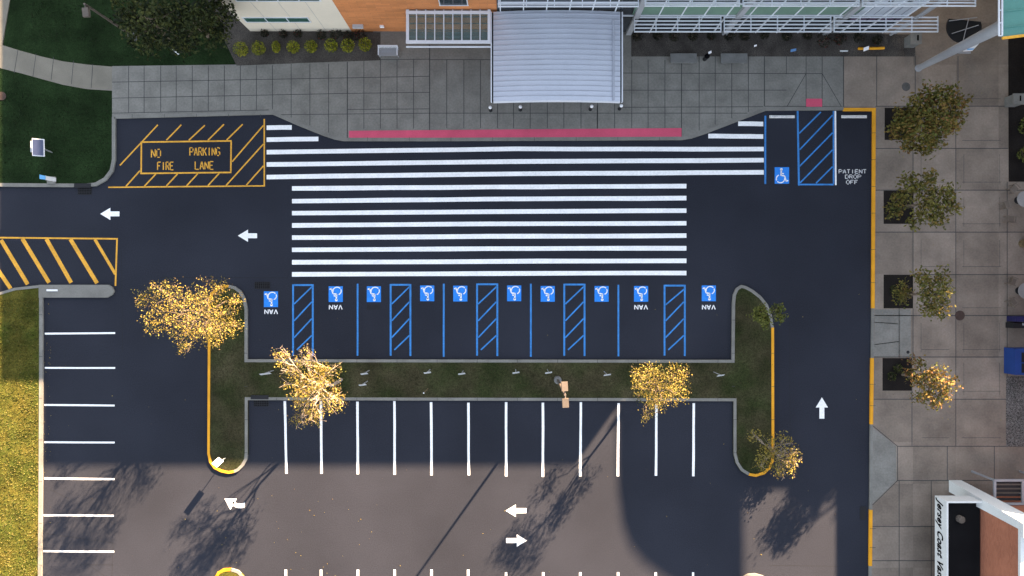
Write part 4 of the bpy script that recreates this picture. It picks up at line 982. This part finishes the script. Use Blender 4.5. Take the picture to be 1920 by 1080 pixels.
# added unseen roof on columns, its outline shaped for the shade on the lot
HR = 20.0
d0 = HR / math.tan(R(SUN_EL)) * PX
sx, sy = d0 * math.sin(R(SUN_AZ)), d0 * math.cos(R(SUN_AZ))
edge = [(1157, 300), (1157, 880), (1159, 930), (1166, 985), (1180, 1025), (1205, 1055), (1245, 1085), (1300, 1110), (1385, 1125), (1385, 300)]
t = thing('unseen_shade_roof', 'added unseen curved roof on columns beyond the upper right corner, shaped for its shade', 'roof', G(1270 + sx, 700 - sy, 0))
b = MB(); b.prism([G(x + sx, y - sy) for x, y in edge], HR - .25, HR); b.build('slab', M['alu'], t)
for x, y in ((1190, 600), (1350, 600), (1190, 760)):
    c = G(x + sx, y - sy); b = MB(); b.tube((c.x, c.y, 0), (c.x, c.y, HR - .26), .35, .35, 14); b.build('column', M['alu'], t)

# ------------------------------------------------------------------ lettered portico lower right
PB, PT = 2.3, 3.63
xw = P(1775, 0, PT).x; yn = P(0, 940, PT).y; ys = G(0, 1500).y; xe = P(1849, 0, PT).x
t = thing('lettered_portico', 'white portico with black serif lettering and a black flat roof at lower right', 'portico', (xw, yn, 0))
b = MB(); TH = .12
b.box(xw, ys, PB, xw + TH, yn, PT); b.box(xw + TH, yn - TH, PB, xe, yn, PT - .002); b.build('fascia', M['fascia'], t)
b = MB(); b.box(xw + TH, ys, PB + .55, xe, yn - TH, PB + .7); b.build('roof', M['roofdark'], t)
b = MB(); c = P(1798, 972, 3.0); b.lathe(c + Vector((0, 0, 0)), [(.26, 0), (.26, .10), (.16, .16), (.16, .26), (.26, .28), (.22, .36), (.06, .38)], 18); b.build('roof_vent', M['lampgrey'], t)
b = MB()
for y in (yn - 2, yn - 5, yn - 8, yn - 12): b.box(xe - .9, y - .15, Z, xe - .6, y + .15, PB + .54)
b.build('post', M['fascia'], t)
cu = bpy.data.curves.new('lettering', 'FONT'); cu.body = 'Jersey Coast Vascular'; cu.size = 1.02; cu.shear = .35; cu.offset = .028; cu.extrude = .012; cu.space_character = 1.10
to = bpy.data.objects.new('tmp', cu); col.objects.link(to); bpy.context.view_layer.update()
me = bpy.data.meshes.new_from_object(to.evaluated_get(bpy.context.evaluated_depsgraph_get())); bpy.data.objects.remove(to)
y_start = P(0, 945, PT).y
k_ = 1.0
for v in me.vertices:
    x, y, z = v.co
    v.co = Vector((xw - .013 - z*.5, y_start - x*.68, PB + .33 + y*.86)) - Vector(t['_at'])
me.materials.append(M['iron']); lo = bpy.data.objects.new('lettering', me); col.objects.link(lo); lo.parent = t.ob
# brick block behind the portico
bx0 = P(1851, 0, PT).x; byn = P(0, 957, PT).y; BT = 6.6
t = thing('brick_block', 'red brick building with white coping behind the lettered portico', 'building', (bx0, byn, 0))
b = MB(); b.box(bx0, ys, 0, bx0 + 14, byn, BT); b.build('wall', M['redbrick'], t)
b = MB(); b.box(bx0 - .05, ys, BT + .003, bx0 + 1.2, byn + .05, BT + .22); b.build('coping', M['fascia'], t)
b = MB(); b.box(bx0 + 1.203, ys, BT + .003, bx0 + 14, byn + .03, BT + .12); b.build('roof', M['roofgrey'], t)
# slanting white pier
t = thing('white_pier', 'slanting white pier rising past the portico corner', 'pier', G(1788, 910, Z))
b = MB(); b.hexa([P(1777, 921, 0), P(1800, 921, 0), P(1800, 899, 0), P(1777, 899, 0)], [P(1925, 1000, 7.5), P(1965, 1000, 7.5), P(1965, 985, 7.5), P(1925, 985, 7.5)]); b.build('shaft', M['fascia'], t)
b = MB(); b.hexa([P(1915, 1006, 7.5), P(1975, 1006, 7.5), P(1975, 980, 7.5), P(1915, 980, 7.5)], [p + Vector((0, 0, .2)) for p in (P(1915, 1006, 7.5), P(1975, 1006, 7.5), P(1975, 980, 7.5), P(1915, 980, 7.5))]); b.build('cap', M['fascia'], t)
# steel pergola behind it
t = thing('steel_pergola', 'grey steel frame with dark slats beside the white pier', 'pergola', G(1880, 920, Z))
PH = 2.6
b = MB()
c0, c1 = P(1866, 945, PH), P(1960, 901, PH)
for y in (c0.y, c1.y): b.box(c0.x, y - .08, PH - .12, c1.x, y + .08, PH)
for x in (c0.x, c0.x + 2.0, c1.x): b.box(x - .08, c0.y, PH - .123, x + .08, c1.y, PH + .003)
for x in (c0.x, c1.x):
    for y in (c0.y, c1.y): b.box(x - .06, y - .06, Z, x + .06, y + .06, PH - .124)
b.build('frame', M['steel'], t)
b = MB()
for k in range(5): y = c0.y + .2 + k*.3; b.box(c0.x + .09, y, PH - .2, c1.x - .09, y + .18, PH - .16)
b.build('slats', M['dark'], t)
b = MB(); b.box(c0.x + .1, c0.y - .45, 2.0, c1.x, c0.y - .12, 2.1); b.build('timber_shelf', M['redbrick'], t)
